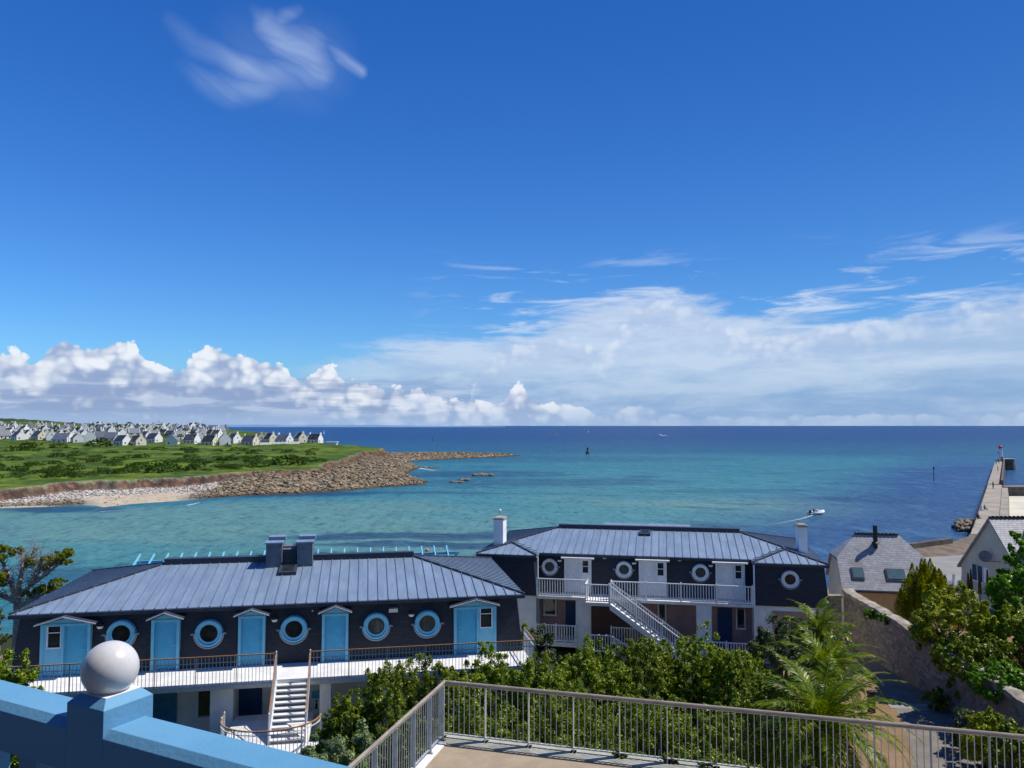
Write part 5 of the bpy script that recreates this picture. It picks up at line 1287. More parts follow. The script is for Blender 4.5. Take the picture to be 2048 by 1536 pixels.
# ---------------------------------------------------------- terrace in front
FT = Frame(-1.32, 15.30, -15.6, 12.0)
tr = thing('terrace', 'flat beige gravel-finished roof terrace with white edging', 'terrace', FT.o, FT.a)
M_terr = mat('terrace_gravel', (.42, .33, .23), (.35, .275, .19), .95, .1, 2.0, .5, 180, detail=8)
M_terr_edge = mat('terrace_kerb', (.42, .41, .35), (.30, .30, .24), .9, .1, 2.5, .4, 30, detail=8)
s = MB(); s.box(0, 16, -9.5, 0, -7, -.05); s.build('wall', M_white, tr)
s = MB(); s.box(.16, 15.9, -9.4, -.30, -.049, -.004); s.build('floor', M_terr, tr)
s = MB(); s.box(-.02, 16, -.299, .10, -.048, .012); s.build('kerb', M_terr_edge, tr)
s = MB(); s.box(-.02, .159, -9.4, -.30, -.048, .010); s.build('kerb', M_whitepaint, tr)
def flat_railing(label, P0, P1, n_pan, across):
    """posts of flat bar set across the line, round top rail, thin balusters"""
    root = thing('metal_railing', label, 'railing', FT.o + FT.U * P0[0] + FT.V * P0[1], FT.a, 'railings round the terrace')
    d = Vector((P1[0] - P0[0], P1[1] - P0[1], 0)); L = d.length; d.normalize(); nrm = Vector((-d.y, d.x, 0)); Hh = 1.05
    s = MB(); s.tube([Vector((0, 0, Hh)), d * L + Vector((0, 0, Hh))], .032, 12); s.build('handrail', M_woodrail, root, smooth=False)
    s = MB(); s.bar((0, 0, .085), d * L + Vector((0, 0, .085)), .045, .012); s.build('lower_rail', M_galv, root)
    s = MB(); s.bar((0, 0, Hh - .04), d * L + Vector((0, 0, Hh - .04)), .03, .012); s.build('upper_rail', M_galv, root)
    pan = L / n_pan
    for k in range(n_pan + (0 if across else 1)):
        p = d * (pan * k + (.13 if across and k == 0 else 0)); q = MB()
        q.bar(p + Vector((0, 0, .0)), p + Vector((0, 0, Hh - .03)), .012, .012) if False else None
        a = p - nrm * .05 - d * .006; q.extr([a, a + d * .012, a + d * .012 + nrm * .10, a + nrm * .10], (0, 0, Hh - .035))
        o = q.build('post', M_galv, root)
        q = MB(); a = p - nrm * .08 - d * .05; q.extr([a, a + d * .10, a + d * .10 + nrm * .16, a + nrm * .16], (0, 0, .012)); 
        for e_ in (-1, 1): q.lathe([(.012, .012), (.012, .03), (0, .034)], 6, c=tuple(p + nrm * e_ * .06))
        q.build('foot_plate', M_galv, o)
    s = MB(); nb = 8; k = 0; step = pan / nb; x = step * (.5 if across else 1)
    i = 1
    while i * step < L - .02:
        if i % nb: s.tube([d * (i * step) + Vector((0, 0, .085)), d * (i * step) + Vector((0, 0, Hh - .04))], .008, 5)
        i += 1
    s.build('balusters', M_galv, root); return root
flat_railing('long metal railing with wooden top rail on the far edge of the terrace', (0, -.02), (13.6, -.02), 16, False)
flat_railing('metal railing receding toward the viewer on the left terrace edge', (0.02, -.04), (0.02, -6.9), 9, True)

# ---------------------------------------------------------- parapet with ball
dP = Vector((.892, -.452, 0)); nP = Vector((.452, .892, 0)); angP = math.atan2(dP.y, dP.x)
O = Vector((-1.565, 2.899, 0))   # middle of the post front, on the ground plane
par = thing('parapet_rail', 'thick sky-blue painted balcony rail with a square blue post', 'railing', (O.x, O.y, 16.72), angP)
def beam(s, u0, u1, z0, z1, w, ch):
    s.extr([(u0, 0, z0), (u0, w, z0), (u0, w, z1 - ch), (u0, w - ch, z1), (u0, ch, z1), (u0, 0, z1 - ch)], (u1 - u0, 0, 0))
s = MB(); beam(s, -6, -.1042, 0.0, .18, .20, .028); beam(s, .1042, 5, 0.0, .18, .20, .028)
o = s.build('rail', M_parapet, par); bv = o.modifiers.new('bevel', 'BEVEL'); bv.width = .002; bv.segments = 2
pz = .25; ps = MB(); w = .104; c_ = .030
ps.add([(-w, 0, -.95), (w, 0, -.95), (w, .208, -.95), (-w, .208, -.95), (-w, 0, pz), (w, 0, pz), (w, .208, pz), (-w, .208, pz), (-w + c_, c_, pz + c_), (w - c_, c_, pz + c_), (w - c_, .208 - c_, pz + c_), (-w + c_, .208 - c_, pz + c_)],
       [(0, 3, 2, 1), (0, 1, 5, 4), (1, 2, 6, 5), (2, 3, 7, 6), (3, 0, 4, 7), (4, 5, 9, 8), (5, 6, 10, 9), (6, 7, 11, 10), (7, 4, 8, 11)])
s = MB(); s.box(-w + c_ + .001, w - c_ - .001, c_ + .001, .207 - c_, pz + c_ - .01, pz + c_ + .002); s.build('cap', M_whitepaint, par)
o = ps.build('post', M_parapet, par); bv = o.modifiers.new('bevel', 'BEVEL'); bv.width = .002; bv.segments = 2
s = MB()
for k in range(-18, 16):
    u = k * .30 - .13
    if abs(u) > .14: s.box(u - .055, u + .055, .06, .14, -.95, -.001)
s.build('baluster', M_parapet, par)
s = MB(); s.box(-6, 5, -.0, .20, -1.05, -.951); s.build('plinth', M_parapet, par)
bc = O + nP * .104 - dP * .008; rb2 = .101
ball = thing('ball_finial', 'large pearly white ball resting on the blue balcony post', 'finial', (bc.x, bc.y, 17.0), angP)
prof = [(.0, -.001 + 0), (.058, 0.0), (.058, .006)] ; s = MB(); s.lathe([(.062, .0005), (.064, .002), (.060, .012), (.0, .014)], 40); s.build('collar', M_ball, ball, smooth=True)
s = MB(); s.lathe([(rb2 * math.sin(math.pi * k / 48), -.022 + rb2 - rb2 * math.cos(math.pi * k / 48)) for k in range(49)], 72); s.build('ball', M_ball, ball, smooth=True)

# ================================================================== JETTY, LIGHTHOUSE AND HARBOUR
pA = Vector((64.6, 109.7, 0)); pB = Vector((199.5, 321, 0)); jd = (pB - pA).normalized(); jn = Vector((jd.y, -jd.x, 0))  # to the right
jt = thing('stone_jetty', 'long straight stone jetty running out to the lighthouse', 'jetty', (pA.x, pA.y, 0), 0)
def jmap(l, w, z): return jd * l + jn * w + Vector((0, 0, z))
Ltot = (pB - pA).length; SP = 98.0
def jblock(s, l0, l1, w0, w1, z0, z1, bat=.0):
    vs = [jmap(l0, w0 - bat, z0), jmap(l1, w0 - bat, z0), jmap(l1, w1 + bat, z0), jmap(l0, w1 + bat, z0), jmap(l0, w0, z1), jmap(l1, w0, z1), jmap(l1, w1, z1), jmap(l0, w1, z1)]
    s.add(vs, [(0, 3, 2, 1), (4, 5, 6, 7), (0, 1, 5, 4), (1, 2, 6, 5), (2, 3, 7, 6), (3, 0, 4, 7)])
M_jtop = mat('jetty_paving', (.34, .30, .25), (.26, .23, .19), .95, .1, .25, .3, 3, detail=7)
M_jwall = mat('jetty_stone', (.16, .135, .11), (.09, .08, .07), .95, .1, .6, .8, 2.5, detail=8)
s = MB(); jblock(s, -6, SP, 0, 3.0, -2, 3.35, .5); jblock(s, SP + 2.6, Ltot, 0, 2.8, -2, 3.35, .5); s.build('wall', M_jwall, jt)
s = MB(); jblock(s, -6, SP, 0, 3.0, 3.352, 3.5); jblock(s, SP + 2.6, Ltot, 0, 2.8, 3.352, 3.5); s.build('deck', M_jtop, jt)
s = MB(); jblock(s, SP + 2.6, Ltot, 2.801, 3.3, -2, 4.5, .0); jblock(s, SP, SP + 2.59, -.2, 3.2, -2, 3.2); s.build('parapet', M_jwall, jt)
s = MB()
for l in (20, 45, 70): jblock(s, l, l + .25, 0, 3.0, 3.502, 3.53)
s.build('drain_kerb', M_stone_grey, jt)
# harbour-side wall that drops to the sand
s = MB(); jblock(s, -4, SP, 3.001, 4.2, -1, 2.9, .3); s.build('harbour_wall', M_stone_grey, jt)
bs = pA + jd * SP
sp_ = thing('stone_spur', 'stone cross wall joining the jetty from the right', 'jetty', (bs.x, bs.y, 0), 0)
s = MB(); s.add([jmap(-1, 3.3, -2), jmap(3, 3.3, -2), Vector((60, 1, -2)), Vector((60, -4, -2)), jmap(-1, 3.3, 3.0), jmap(3, 3.3, 3.0), Vector((60, 1, 3.0)), Vector((60, -4, 3.0))], [(0, 3, 2, 1), (4, 5, 6, 7), (0, 1, 5, 4), (1, 2, 6, 5), (2, 3, 7, 6), (3, 0, 4, 7)]); s.build('wall', M_jwall, sp_)
s = MB(); s.add([jmap(-1, 3.3, 3.004), jmap(1.8, 3.3, 3.004), Vector((60, -.2, 3.004)), Vector((60, -4, 3.004)), jmap(-1, 3.3, 3.2), jmap(1.8, 3.3, 3.2), Vector((60, -.2, 3.2)), Vector((60, -4, 3.2))], [(0, 3, 2, 1), (4, 5, 6, 7), (0, 1, 5, 4), (1, 2, 6, 5), (2, 3, 7, 6), (3, 0, 4, 7)]); s.build('deck', M_jtop, sp_)
M_sandp = mat('harbour_sand', (.58, .54, .46), (.50, .46, .38), .95, .05, .12, .3, 2, detail=6)
sheet('harbour_sand', [tuple(pA + jmap(22, 4.4, .9)), tuple(pA + jmap(97, 4.4, .9)), (176, 190, .9), (150, 130, .9), (100, 122, .9)], M_sandp)
# lighthouse
lp = pA + jd * (Ltot - 6) + jn * 1.9
hb = thing('round_pier_head', 'rounded stone pier head at the foot of the lighthouse', 'pier head', (lp.x + 2.4, lp.y + .5, 0), 0)
s = MB(); s.lathe([(3.4, -2), (3.0, 3.4), (3.0, 4.3)], 28); s.build('wall', M_jwall, hb, smooth=False); s = MB(); s.lathe([(3.1, 4.302), (3.1, 4.6), (0, 4.62)], 28); s.build('deck', M_stone_grey, hb)
lh = thing('lighthouse', 'small white lighthouse with a red lantern on the jetty end', 'lighthouse', (lp.x, lp.y, 3.5), 0)
M_red = mat('red_paint', (.55, .03, .03), (.45, .025, .025), .4, .4, 4)
k = 1.03
s = MB(); s.lathe([(.95 * k, 0), (.95 * k, .5), (.80 * k, .6), (.72 * k, 4.7 * k), (.98 * k, 4.9 * k), (.98 * k, 5.0 * k), (.0, 5.0 * k)], 20); s.build('tower', M_whitepaint, lh)
s = MB(); s.lathe([(.55, 5.16), (.55, 5.9), (0, 5.9)], 16); s.build('lantern', M_red, lh); s = MB(); s.lathe([(.7, 5.9), (.68, 6.0), (.35, 6.35), (.08, 6.5), (.05, 6.9), (0, 6.95)], 16); s.build('lantern_roof', M_red, lh)
s = MB()
for j in range(14): a = j * 6.283 / 14; s.bar((.95 * math.cos(a), .95 * math.sin(a), 5.15), (.95 * math.cos(a), .95 * math.sin(a), 5.85), .03); a2 = a + 6.283 / 14; s.bar((.95 * math.cos(a), .95 * math.sin(a), 5.85), (.95 * math.cos(a2), .95 * math.sin(a2), 5.85), .04)
s.build('gallery_railing', M_red, lh); s = MB(); s.box(-.3, .3, -.98, -.7, 0, 1.9); s.build('door', M_red, lh); s = MB(); s.box(-.92, -.7, -.15, .15, 3.2, 3.7); s.build('window', M_glass, lh)
# sea wall with sloping inner face between the houses
sw = thing('sea_wall', 'low curved sea wall with a sloping stone face at the root of the jetty', 'sea wall', (45, 90, 0), 0)
top = [(43.5, 90.5), (47.5, 92.3), (54.5, 96.5), (60, 102), (66.5, 111.5)]; foot = [(42, 84), (46.5, 85.5), (54, 89), (61, 94), (70, 106)]
s = MB(); n = len(top)
for (a, b), (c, d) in zip(top, foot):
    s.v += [(a - 45, b + 2.6 - 90, -1.5), (a - 45, b + .8 - 90, 3.45), (a - 45 + .1, b - 90 - .5, 3.45), (c - 45, d - 90, 2.2)]
for i in range(n - 1):
    for k in range(3): s.f.append([i * 4 + k, (i + 1) * 4 + k, (i + 1) * 4 + k + 1, i * 4 + k + 1]); s.mi.append(0)
s.f.append([0, 1, 2, 3]); s.mi.append(0); s.build('slope', mat('slope_stone', (.19, .15, .115), (.12, .095, .075), .95, .1, .8, .8, 3, detail=8), sw)
s = MB()
for i in range(2):
    a = Vector((*top[i], 0)) - Vector((45, 90, 0)); b = Vector((*top[i + 1], 0)) - Vector((45, 90, 0)); s.extr([a + Vector((0, .2, 3.3)), b + Vector((0, .2, 3.3)), b + Vector((0, .8, 3.3)), a + Vector((0, .8, 3.3))], (0, 0, .75))
s.build('parapet', M_jwall, sw)
pts = [tuple(atz(random.uniform(1914, 1948), random.uniform(1048, 1064), 0)[:2]) + (random.uniform(-.2, .9),) for _ in range(90)]
tag(scatter_rocks('rock_pile', pts, [random.uniform(.3, .9) for _ in pts], M_rockbr, None, 41), 'pile of brown rocks in the water at the left foot of the jetty', 'rock pile')
wr = atY(1913, 1165, 60); t_ = thing('board_stack', 'stack of folded white boards leaning beside the beige gable', 'boards', (wr.x, 61, 3.0), 0)
for k in range(5): s = MB(); s.bar((-.9 + k * .35, 0, 0), (-.2 + k * .35, .2, 3.4 - (k % 2) * .5), .22, .06); s.build('board', M_whitepaint, t_)

# ================================================================== MARKS AND CRAFT ON THE WATER
p = atz(1175.5, 908, 0); bt = thing('beacon_tower', 'dark stone beacon tower standing alone in the sea', 'beacon', p)
s = MB(); s.lathe([(1.8, -2), (1.45, .5), (.95, 1.9), (.62, 2.4), (.0, 2.4)], 16); s.build('base', M_jwall, bt); s = MB(); s.lathe([(.5, 2.401), (.42, 3.3), (.58, 3.35), (.58, 3.9), (.0, 4.3)], 14); s.build('topmark', M_black, bt)
p = atz(865, 882, 0); s = MB(); s.lathe([(1.0, -1), (1.1, .4), (.5, .7), (.4, 3.0), (.8, 3.1), (.0, 4.6)], 12); o = s.build('channel_buoy', M_green); o.location = p; tag(o, 'small dark channel buoy far out beyond the rocky point', 'buoy')
p = atz(1868, 963, 0); t_ = thing('channel_pole', 'thin black perch pole standing in the water left of the jetty', 'pole', p); s = MB(); s.tube([(0, 0, -2), (0, 0, 4.4)], .12, 8); s.build('pole', M_black, t_); s = MB(); s.lathe([(.0, 4.0), (.28, 4.1), (.28, 4.6), (0, 4.7)], 10); s.build('topmark', M_black, t_)
p = atz(854, 1102, 0); s = MB(); s.lathe([(.26 * math.sin(math.pi * k / 10), -.26 * math.cos(math.pi * k / 10) + .1) for k in range(11)], 14); o = s.build('mooring_buoy', mat('orange_plastic', (.75, .22, .03), None, .4, .4, 3), smooth=True); o.location = p; tag(o, 'small round orange mooring buoy beyond the blue rafters', 'buoy')
p = atz(1285, 1021, 0); s = MB(); s.lathe([(.3 * math.sin(math.pi * k / 10), -.3 * math.cos(math.pi * k / 10) + .1) for k in range(11)], 14)
o = s.build('mooring_buoy', M_whitepaint, smooth=True); o.location = atz(1000, 1022, 0); tag(o, 'tiny white float in the turquoise water above the left white chimney', 'buoy')
def sailboat(px, py, h, msail, lab, rz=0):
    p = atz(px, py, 0); t_ = thing('sailboat', lab, 'sailboat', p, R(rz), 'sailing boats far out at sea')
    s = MB(); L = h * .42; pr_ = [(-L / 2, .0, .35), (-L * .3, .8, .35), (L * .25, .8, .35), (L * .6, 0, .55), (L * .25, -.8, .35), (-L * .3, -.8, .35)]
    s.add([(x * .85, y * .4, -.4) for x, y, z in pr_] + pr_, [tuple(range(5, -1, -1)), tuple(range(6, 12))] + [(i, (i + 1) % 6, 6 + (i + 1) % 6, 6 + i) for i in range(6)]); s.build('hull', M_whitepaint, t_)
    s = MB(); s.tube([(L * .1, 0, .3), (L * .1, 0, h)], .07, 6); s.build('mast', M_galv, t_)
    s = MB(); s.extr([(L * .06, .0, .9), (-L * .42, .25, .9), (L * .0, .12, h * .55), (L * .07, 0, h * .97)], (0, .04, 0)); s.build('sail', msail, t_)
    s = MB(); s.extr([(L * .55, 0, .6), (L * .16, -.2, .8), (L * .13, 0, h * .85)], (0, .04, 0)); s.build('jib', msail, t_)
M_osail = mat('orange_sail', (.75, .42, .16), None, .7, .1, 2)
sailboat(1110.5, 869, 11, M_osail, 'sailboat with an orange sail just above the beacon, left of centre', 20)
sailboat(1177, 865, 8, M_whitepaint, 'tiny white-sailed boat directly above the dark beacon', 60)
sailboat(648, 868, 9.5, M_whitepaint, 'white-sailed boat off the right end of the village', 80)
# seagull
p = atY(1325, 872, 120); gl = bpy.data.objects.new
s = MB(); s.tube([(-.26, 0, 0), (-.15, 0, .01), (0, 0, 0), (.15, 0, .03), (.22, 0, .05), (.27, 0, .04)], [.01, .05, .065, .05, .04, .008], 8)
for q in (-1, 1): s.add([(.08, q * .03, .03), (.12, q * .35, .20), (.0, q * .75, .10), (-.06, q * .35, .17), (-.08, q * .03, .02), (.02, q * .3, .16)], [(0, 1, 5), (1, 3, 5), (1, 2, 3), (3, 4, 5), (4, 0, 5)])
o = s.build('seagull', M_whitepaint); o.location = p; o.rotation_euler = (R(10), 0, R(70)); tag(o, 'white seagull gliding low over the sea right of the beacon', 'bird')
# inflatable boat and wake
p = atz(1634, 1029, 0); bo = thing('inflatable_boat', 'white and grey inflatable motorboat speeding ahead of its wake', 'boat', p, R(28))
s = MB(); L = 3.6
for sg_ in (-1, 1): s.tube([(-L / 2, sg_ * .75, .38), (L * .15, sg_ * .75, .42), (L * .38, sg_ * .5, .52), (L * .52, 0, .68)], [.25, .25, .24, .2], 10)
s.build('tube', M_whitepaint, bo, smooth=True); s = MB(); s.extr([(-L / 2, -.6, .12), (L * .3, -.5, .12), (L * .45, 0, .3), (L * .3, .5, .12), (-L / 2, .6, .12)], (0, 0, .12)); s.build('floor', M_galv, bo)
s = MB(); s.box(-.1, .35, -.25, .25, .24, 1.0); s.build('console', M_whitepaint, bo); s = MB(); s.box(-L / 2 - .35, -L / 2 + .02, -.17, .17, .35, .95); s.box(-L / 2 - .25, -L / 2 - .1, -.05, .05, -.4, .35); s.build('outboard_motor', M_black, bo)
def foam_mat():
    m = bpy.data.materials.new('wake_foam'); m.use_nodes = True; nt, b, g = pbr(m); tc = g.node('ShaderNodeTexCoord'); o = S(g, tc.outputs['Object'])
    at = g.node('ShaderNodeAttribute', attribute_name='dens'); d = S(g, at.outputs['Fac']); n = g.noise(o, 1.6, 5, .65)
    b.inputs['Base Color'].default_value = (.8, .84, .86, 1); b.inputs['Roughness'].default_value = .8
    nt.links.new((g.sm(n + d * .5, .52, .82) * d).cl().o, b.inputs['Alpha']); return m
M_foam = foam_mat()
def foam_strip(name, pts, lab, cat, w0=.4, w1=1.4, d0=1.0, d1=.15, kind='stuff'):
    P_ = [atz(a, b, .05) for a, b in pts]; V, D = [], []; n = 40
    for i in range(n + 1):
        f = i / n * (len(P_) - 1); k = min(int(f), len(P_) - 2); c = P_[k].lerp(P_[k + 1], f - k); d = (P_[k + 1] - P_[k]).normalized(); q = Vector((-d.y, d.x, 0)); w = w0 + (w1 - w0) * i / n
        for j in (-1, -.5, 0, .5, 1): V.append(c + q * (j * w)); D.append((d0 + (d1 - d0) * i / n) * (1 - abs(j) ** 2))
    c0 = P_[0].copy(); s = MB(); s.v = [tuple(v - c0) for v in V]; s.f = [[i * 5 + j, i * 5 + j + 1, i * 5 + j + 6, i * 5 + j + 5] for i in range(n) for j in range(4)]; s.mi = [0] * len(s.f)
    o = s.build(name, M_foam); o.location = c0; a = o.data.attributes.new('dens', 'FLOAT', 'POINT'); a.data.foreach_set('value', D); return tag(o, lab, cat, kind=kind)
foam_strip('boat_wake', [(1630, 1029), (1600, 1038), (1560, 1046), (1490, 1058)], 'white foam wake trailing behind the inflatable boat', 'wake', .3, 1.1, .65, .05)
foam_strip('shore_foam', [(374, 1010.5), (388, 1008), (400, 1004)], 'small patch of breaking white foam by the sand spit', 'foam', .7, .7, .8, .3)
foam_strip('shore_foam', [(838, 936), (850, 938), (870, 941)], 'white surf at the tip of the brown point', 'foam', 2.5, 2.0, .6, .4)
foam_strip('shore_foam', [(200, 1023), (250, 1020), (330, 1016)], 'thin line of foam along the wet sand', 'foam', .3, .3, .8, .3)

# ================================================================== PEOPLE (small figures)
def person_mesh(seated=False, seed=0):
    bm = bmesh.new(); sk = bm.verts.layers.skin.verify()
    if not seated:
        J = {'pel': ((0, 0, .95), .13), 'wst': ((0, 0, 1.1), .12), 'chs': ((0, 0, 1.32), .15), 'nck': ((0, .0, 1.48), .06), 'hd': ((0, -.01, 1.6), .09), 'top': ((0, 0, 1.70), .07),
             'hl': ((.10, 0, .88), .09), 'kl': ((.11, -.06 - .02 * seed, .48), .06), 'al': ((.11, .02, .08), .04), 'tl': ((.12, -.13, .03), .035), 'hr': ((-.10, 0, .88), .09), 'kr': ((-.11, .02, .48), .06), 'ar': ((-.12, .10, .08), .04), 'tr': ((-.13, -.03, .03), .035),
             'sl': ((.19, 0, 1.40), .06), 'el': ((.25, .03, 1.12), .043), 'wl': ((.24, -.10, .90), .03), 'sr': ((-.19, 0, 1.40), .06), 'er': ((-.25, .03, 1.12), .043), 'wr': ((-.24, -.10, .90), .03), 'fl': ((.23, -.15, .80), .025), 'fr': ((-.23, -.15, .80), .025)}
    else:
        J = {'pel': ((0, 0, .12), .13), 'wst': ((0, 0, .28), .12), 'chs': ((0, -.03, .50), .15), 'nck': ((0, -.05, .66), .06), 'hd': ((0, -.07, .78), .09), 'top': ((0, -.06, .88), .07),
             'hl': ((.10, -.04, .12), .09), 'kl': ((.12, -.42, .20), .06), 'al': ((.12, -.5, -.2), .04), 'tl': ((.12, -.62, -.24), .035), 'hr': ((-.10, -.04, .12), .09), 'kr': ((-.12, -.42, .20), .06), 'ar': ((-.12, -.5, -.2), .04), 'tr': ((-.12, -.62, -.24), .035),
             'sl': ((.19, -.03, .58), .06), 'el': ((.24, -.12, .34), .043), 'wl': ((.14, -.34, .30), .03), 'sr': ((-.19, -.03, .58), .06), 'er': ((-.24, -.12, .34), .043), 'wr': ((-.14, -.34, .30), .03), 'fl': ((.1, -.42, .3), .025), 'fr': ((-.1, -.42, .3), .025)}
    V = {k: bm.verts.new(v[0]) for k, v in J.items()}
    for a, b in ('pel wst', 'wst chs', 'chs nck', 'nck hd', 'hd top', 'pel hl', 'hl kl', 'kl al', 'al tl', 'pel hr', 'hr kr', 'kr ar', 'ar tr', 'chs sl', 'sl el', 'el wl', 'wl fl', 'chs sr', 'sr er', 'er wr', 'wr fr') and [x.split() for x in ('pel wst', 'wst chs', 'chs nck', 'nck hd', 'hd top', 'pel hl', 'hl kl', 'kl al', 'al tl', 'pel hr', 'hr kr', 'kr ar', 'ar tr', 'chs sl', 'sl el', 'el wl', 'wl fl', 'chs sr', 'sr er', 'er wr', 'wr fr')]:
        bm.edges.new((V[a], V[b]))
    for k, v in V.items(): v[sk].radius = (J[k][1], J[k][1]); v[sk].use_root = (k == 'pel')
    me = bpy.data.meshes.new('body'); bm.to_mesh(me); bm.free(); return me
def person_mat(name, top, legs, seated):
    m = bpy.data.materials.new(name); m.use_nodes = True; nt, b, g = pbr(m); tc = g.node('ShaderNodeTexCoord'); x, y, z = g.sep(S(g, tc.outputs['Object']))
    off = .85 if seated else 0
    col = g.mix(g.sm(z, .97 - off, .99 - off), legs, top); col = g.mix(g.sm(z, 1.48 - off, 1.5 - off), col, (.45, .28, .2)); col = g.mix(g.sm(z, 1.63 - off, 1.65 - off), col, (.05, .035, .025))
    nt.links.new(col.o, b.inputs['Base Color']); b.inputs['Roughness'].default_value = .8; return m
def person(loc, rz, label, top, legs, seated=False, seed=0, group=None):
    me = person_mesh(seated, seed); me.materials.append(person_mat('clothing', top, legs, seated))
    t_ = thing('person', label, 'person', loc, R(rz), group); o = bpy.data.objects.new('body', me); C.objects.link(o); o.parent = t_
    o.modifiers.new('skin', 'SKIN').use_smooth_shade = True; sb_ = o.modifiers.new('sub', 'SUBSURF'); sb_.levels = 1; sb_.render_levels = 1; return t_
def on_jetty(l, w): q = pA + jd * l + jn * w; return (q.x, q.y, 3.5)
GP = 'people out on the jetty'
person(on_jetty(83, 1.4), 30, 'person in dark clothes walking on the jetty just before the cross wall', (.03, .03, .04), (.03, .03, .05), group=GP)
person(on_jetty(165, 1.6), 60, 'person in dark clothes halfway along the outer jetty', (.05, .04, .04), (.03, .03, .04), group=GP)
person(on_jetty(215, .6), 0, 'person standing left of the lighthouse at the edge of the jetty', (.03, .03, .05), (.04, .04, .06), group=GP)
person(on_jetty(224, 1.4), 200, 'person in red at the foot of the lighthouse', (.35, .04, .04), (.03, .03, .05), group=GP)
person(on_jetty(28, .35)[:2] + (3.52,), 120, 'person in white sitting on the left edge of the jetty', (.7, .7, .7), (.06, .08, .2), True, group=GP)
person(on_jetty(14, .3)[:2] + (3.52,), 110, 'person in black sitting nearest on the jetty edge', (.02, .02, .02), (.03, .03, .05), True, group=GP)
person(on_jetty(30, .8)[:2] + (3.52,), 80, 'person in blue sitting beside the one in white', (.05, .1, .3), (.06, .06, .08), True, group=GP)
q = Matrix.Rotation(R(28), 4, 'Z') @ Vector((-.9, 0, 0))
person((p.x + q.x, p.y + q.y, .42), 118, 'person in dark jacket steering the inflatable boat', (.03, .04, .08), (.04, .04, .05), True)
s = MB()
# railing along the jetty edge
rj = thing('jetty_railing', 'thin dark railing along the left edge of the near jetty', 'railing', (pA.x, pA.y, 3.5), 0)
for k in range(22): a = jmap(2 + k * 4.2, .12, 0); s.bar(a, a + Vector((0, 0, 1.0)), .05)
s.build('post', M_black, rj); s = MB(); s.bar(jmap(2, .12, .98), jmap(2 + 21 * 4.2, .12, .98), .05); s.build('handrail', M_black, rj)

# ================================================================== GARDEN PLANTS
def at_shrub(px, pytop, Y, hw_px, m, label, name='shrub', cat='shrub', group='green shrubs of the garden', base=5.0, ground=None, leaf=.06, seed=1, **k):
    c = atY(px, pytop, Y); w = hw_px / FPX * Y; g0 = ground if ground is not None else base
    return shrub(name, label, cat, c.x, Y, g0, w, k.pop('depth', w * .9), c.z - g0, m, leaf=leaf, seed=seed, group=group, **k)
GS = 'shrubs filling the garden between the terrace and the buildings'
SH = [(800, 1296, 27.5, 105, F_dark, 'dark shrub overlapping the blue gallery, left end of the big thicket'), (695, 1372, 26, 62, F_dark, 'dark low shrub just right of the outside stair'), (905, 1304, 27, 70, F_dark, 'dark shrub behind the corner of the terrace railing'),
      (985, 1285, 29, 78, F_mid, 'green shrub in front of the last sky-blue door'), (1078, 1296, 28, 84, F_mid, 'shrub under the gap between the two slate buildings'), (1180, 1270, 30, 92, F_mid, 'shrub in front of the left pillars of the white-doored building'),
      (1290, 1262, 31, 86, F_dark, 'dark shrub hiding the foot of the white stair'), (1390, 1246, 31.5, 84, F_mid, 'tallest green shrub right of the white stair'), (1462, 1275, 30, 80, F_mid, 'shrub in front of the navy door on the right'), (1530, 1320, 28, 80, F_dark, 'dark shrub left of the palms'),
      (960, 1352, 22, 115, F_dark, 'dark shrub behind the railing near the terrace corner'), (1130, 1352, 22.5, 125, F_dark, 'broad dark shrub behind the middle of the railing'), (1300, 1350, 22.5, 120, F_mid, 'green shrub behind the railing left of the palms'), (1450, 1368, 22, 110, F_mid, 'green shrub touching the lower palm'),
      (820, 1400, 22, 95, F_dark, 'dark shrub seen over the receding railing'), (1040, 1440, 18.5, 150, F_dark, 'low dark shrub right against the terrace edge'), (1250, 1440, 18.5, 150, F_dark, 'dark lower shrub seen through the balusters'), (1420, 1460, 18, 130, F_mid, 'low green shrub under the palm fronds by the railing')]
for i, (px, py, Y, hw, m, lab) in enumerate(SH):
    at_shrub(px, py, Y, hw * 1.12, m, lab, group=GS, leaf=.042 if Y > 24 else .036, seed=100 + i, clumps=480, cr=.115, dens=1.15, hollow=.45, lower=-.8)
at_shrub(690, 1398, 20, 92, F_grey, 'pale grey-green shrub beside the round landing', leaf=.045, seed=31, clumps=110, cr=.2, group=GS)
at_shrub(618, 1448, 19, 80, F_grey, 'small pale grey-green shrub nearest the blue parapet', leaf=.04, seed=32, clumps=90, cr=.2, group=GS)
at_shrub(720, 1490, 17.5, 100, F_bright, 'bright green leafy shrub below the receding railing', leaf=.05, seed=33, clumps=90, cr=.22, group=GS)
at_shrub(1560, 1222, 37, 72, F_olive, 'feathery olive-green shrub in front of the right wing', leaf=.06, seed=34, clumps=90, cr=.24, group=GS)
at_shrub(1076, 1248, 38.5, 36, F_flower, 'small flowering shrub between the two slate buildings', leaf=.06, seed=35, clumps=50, cr=.3, group=GS)
at_shrub(1055, 1236, 41, 20, F_bright, 'pale green bush beside the corner of the sky-blue building', leaf=.06, seed=36, clumps=30, cr=.3, group=GS)
at_shrub(26, 1282, 25.5, 78, F_mid, 'green shrub at the left edge in front of the gallery end', leaf=.05, seed=37, clumps=220, cr=.16, dens=1.2, group=GS)
at_shrub(5, 1500, 16, 45, F_bright, 'leafy green bush seen under the blue parapet', leaf=.05, seed=38, clumps=50, cr=.24, ground=6.5, group=GS)
at_shrub(-70, 1330, 26, 90, F_dark, 'dark shrub just outside the left edge beside the gallery end', leaf=.05, seed=81, clumps=160, cr=.17, group=GS)
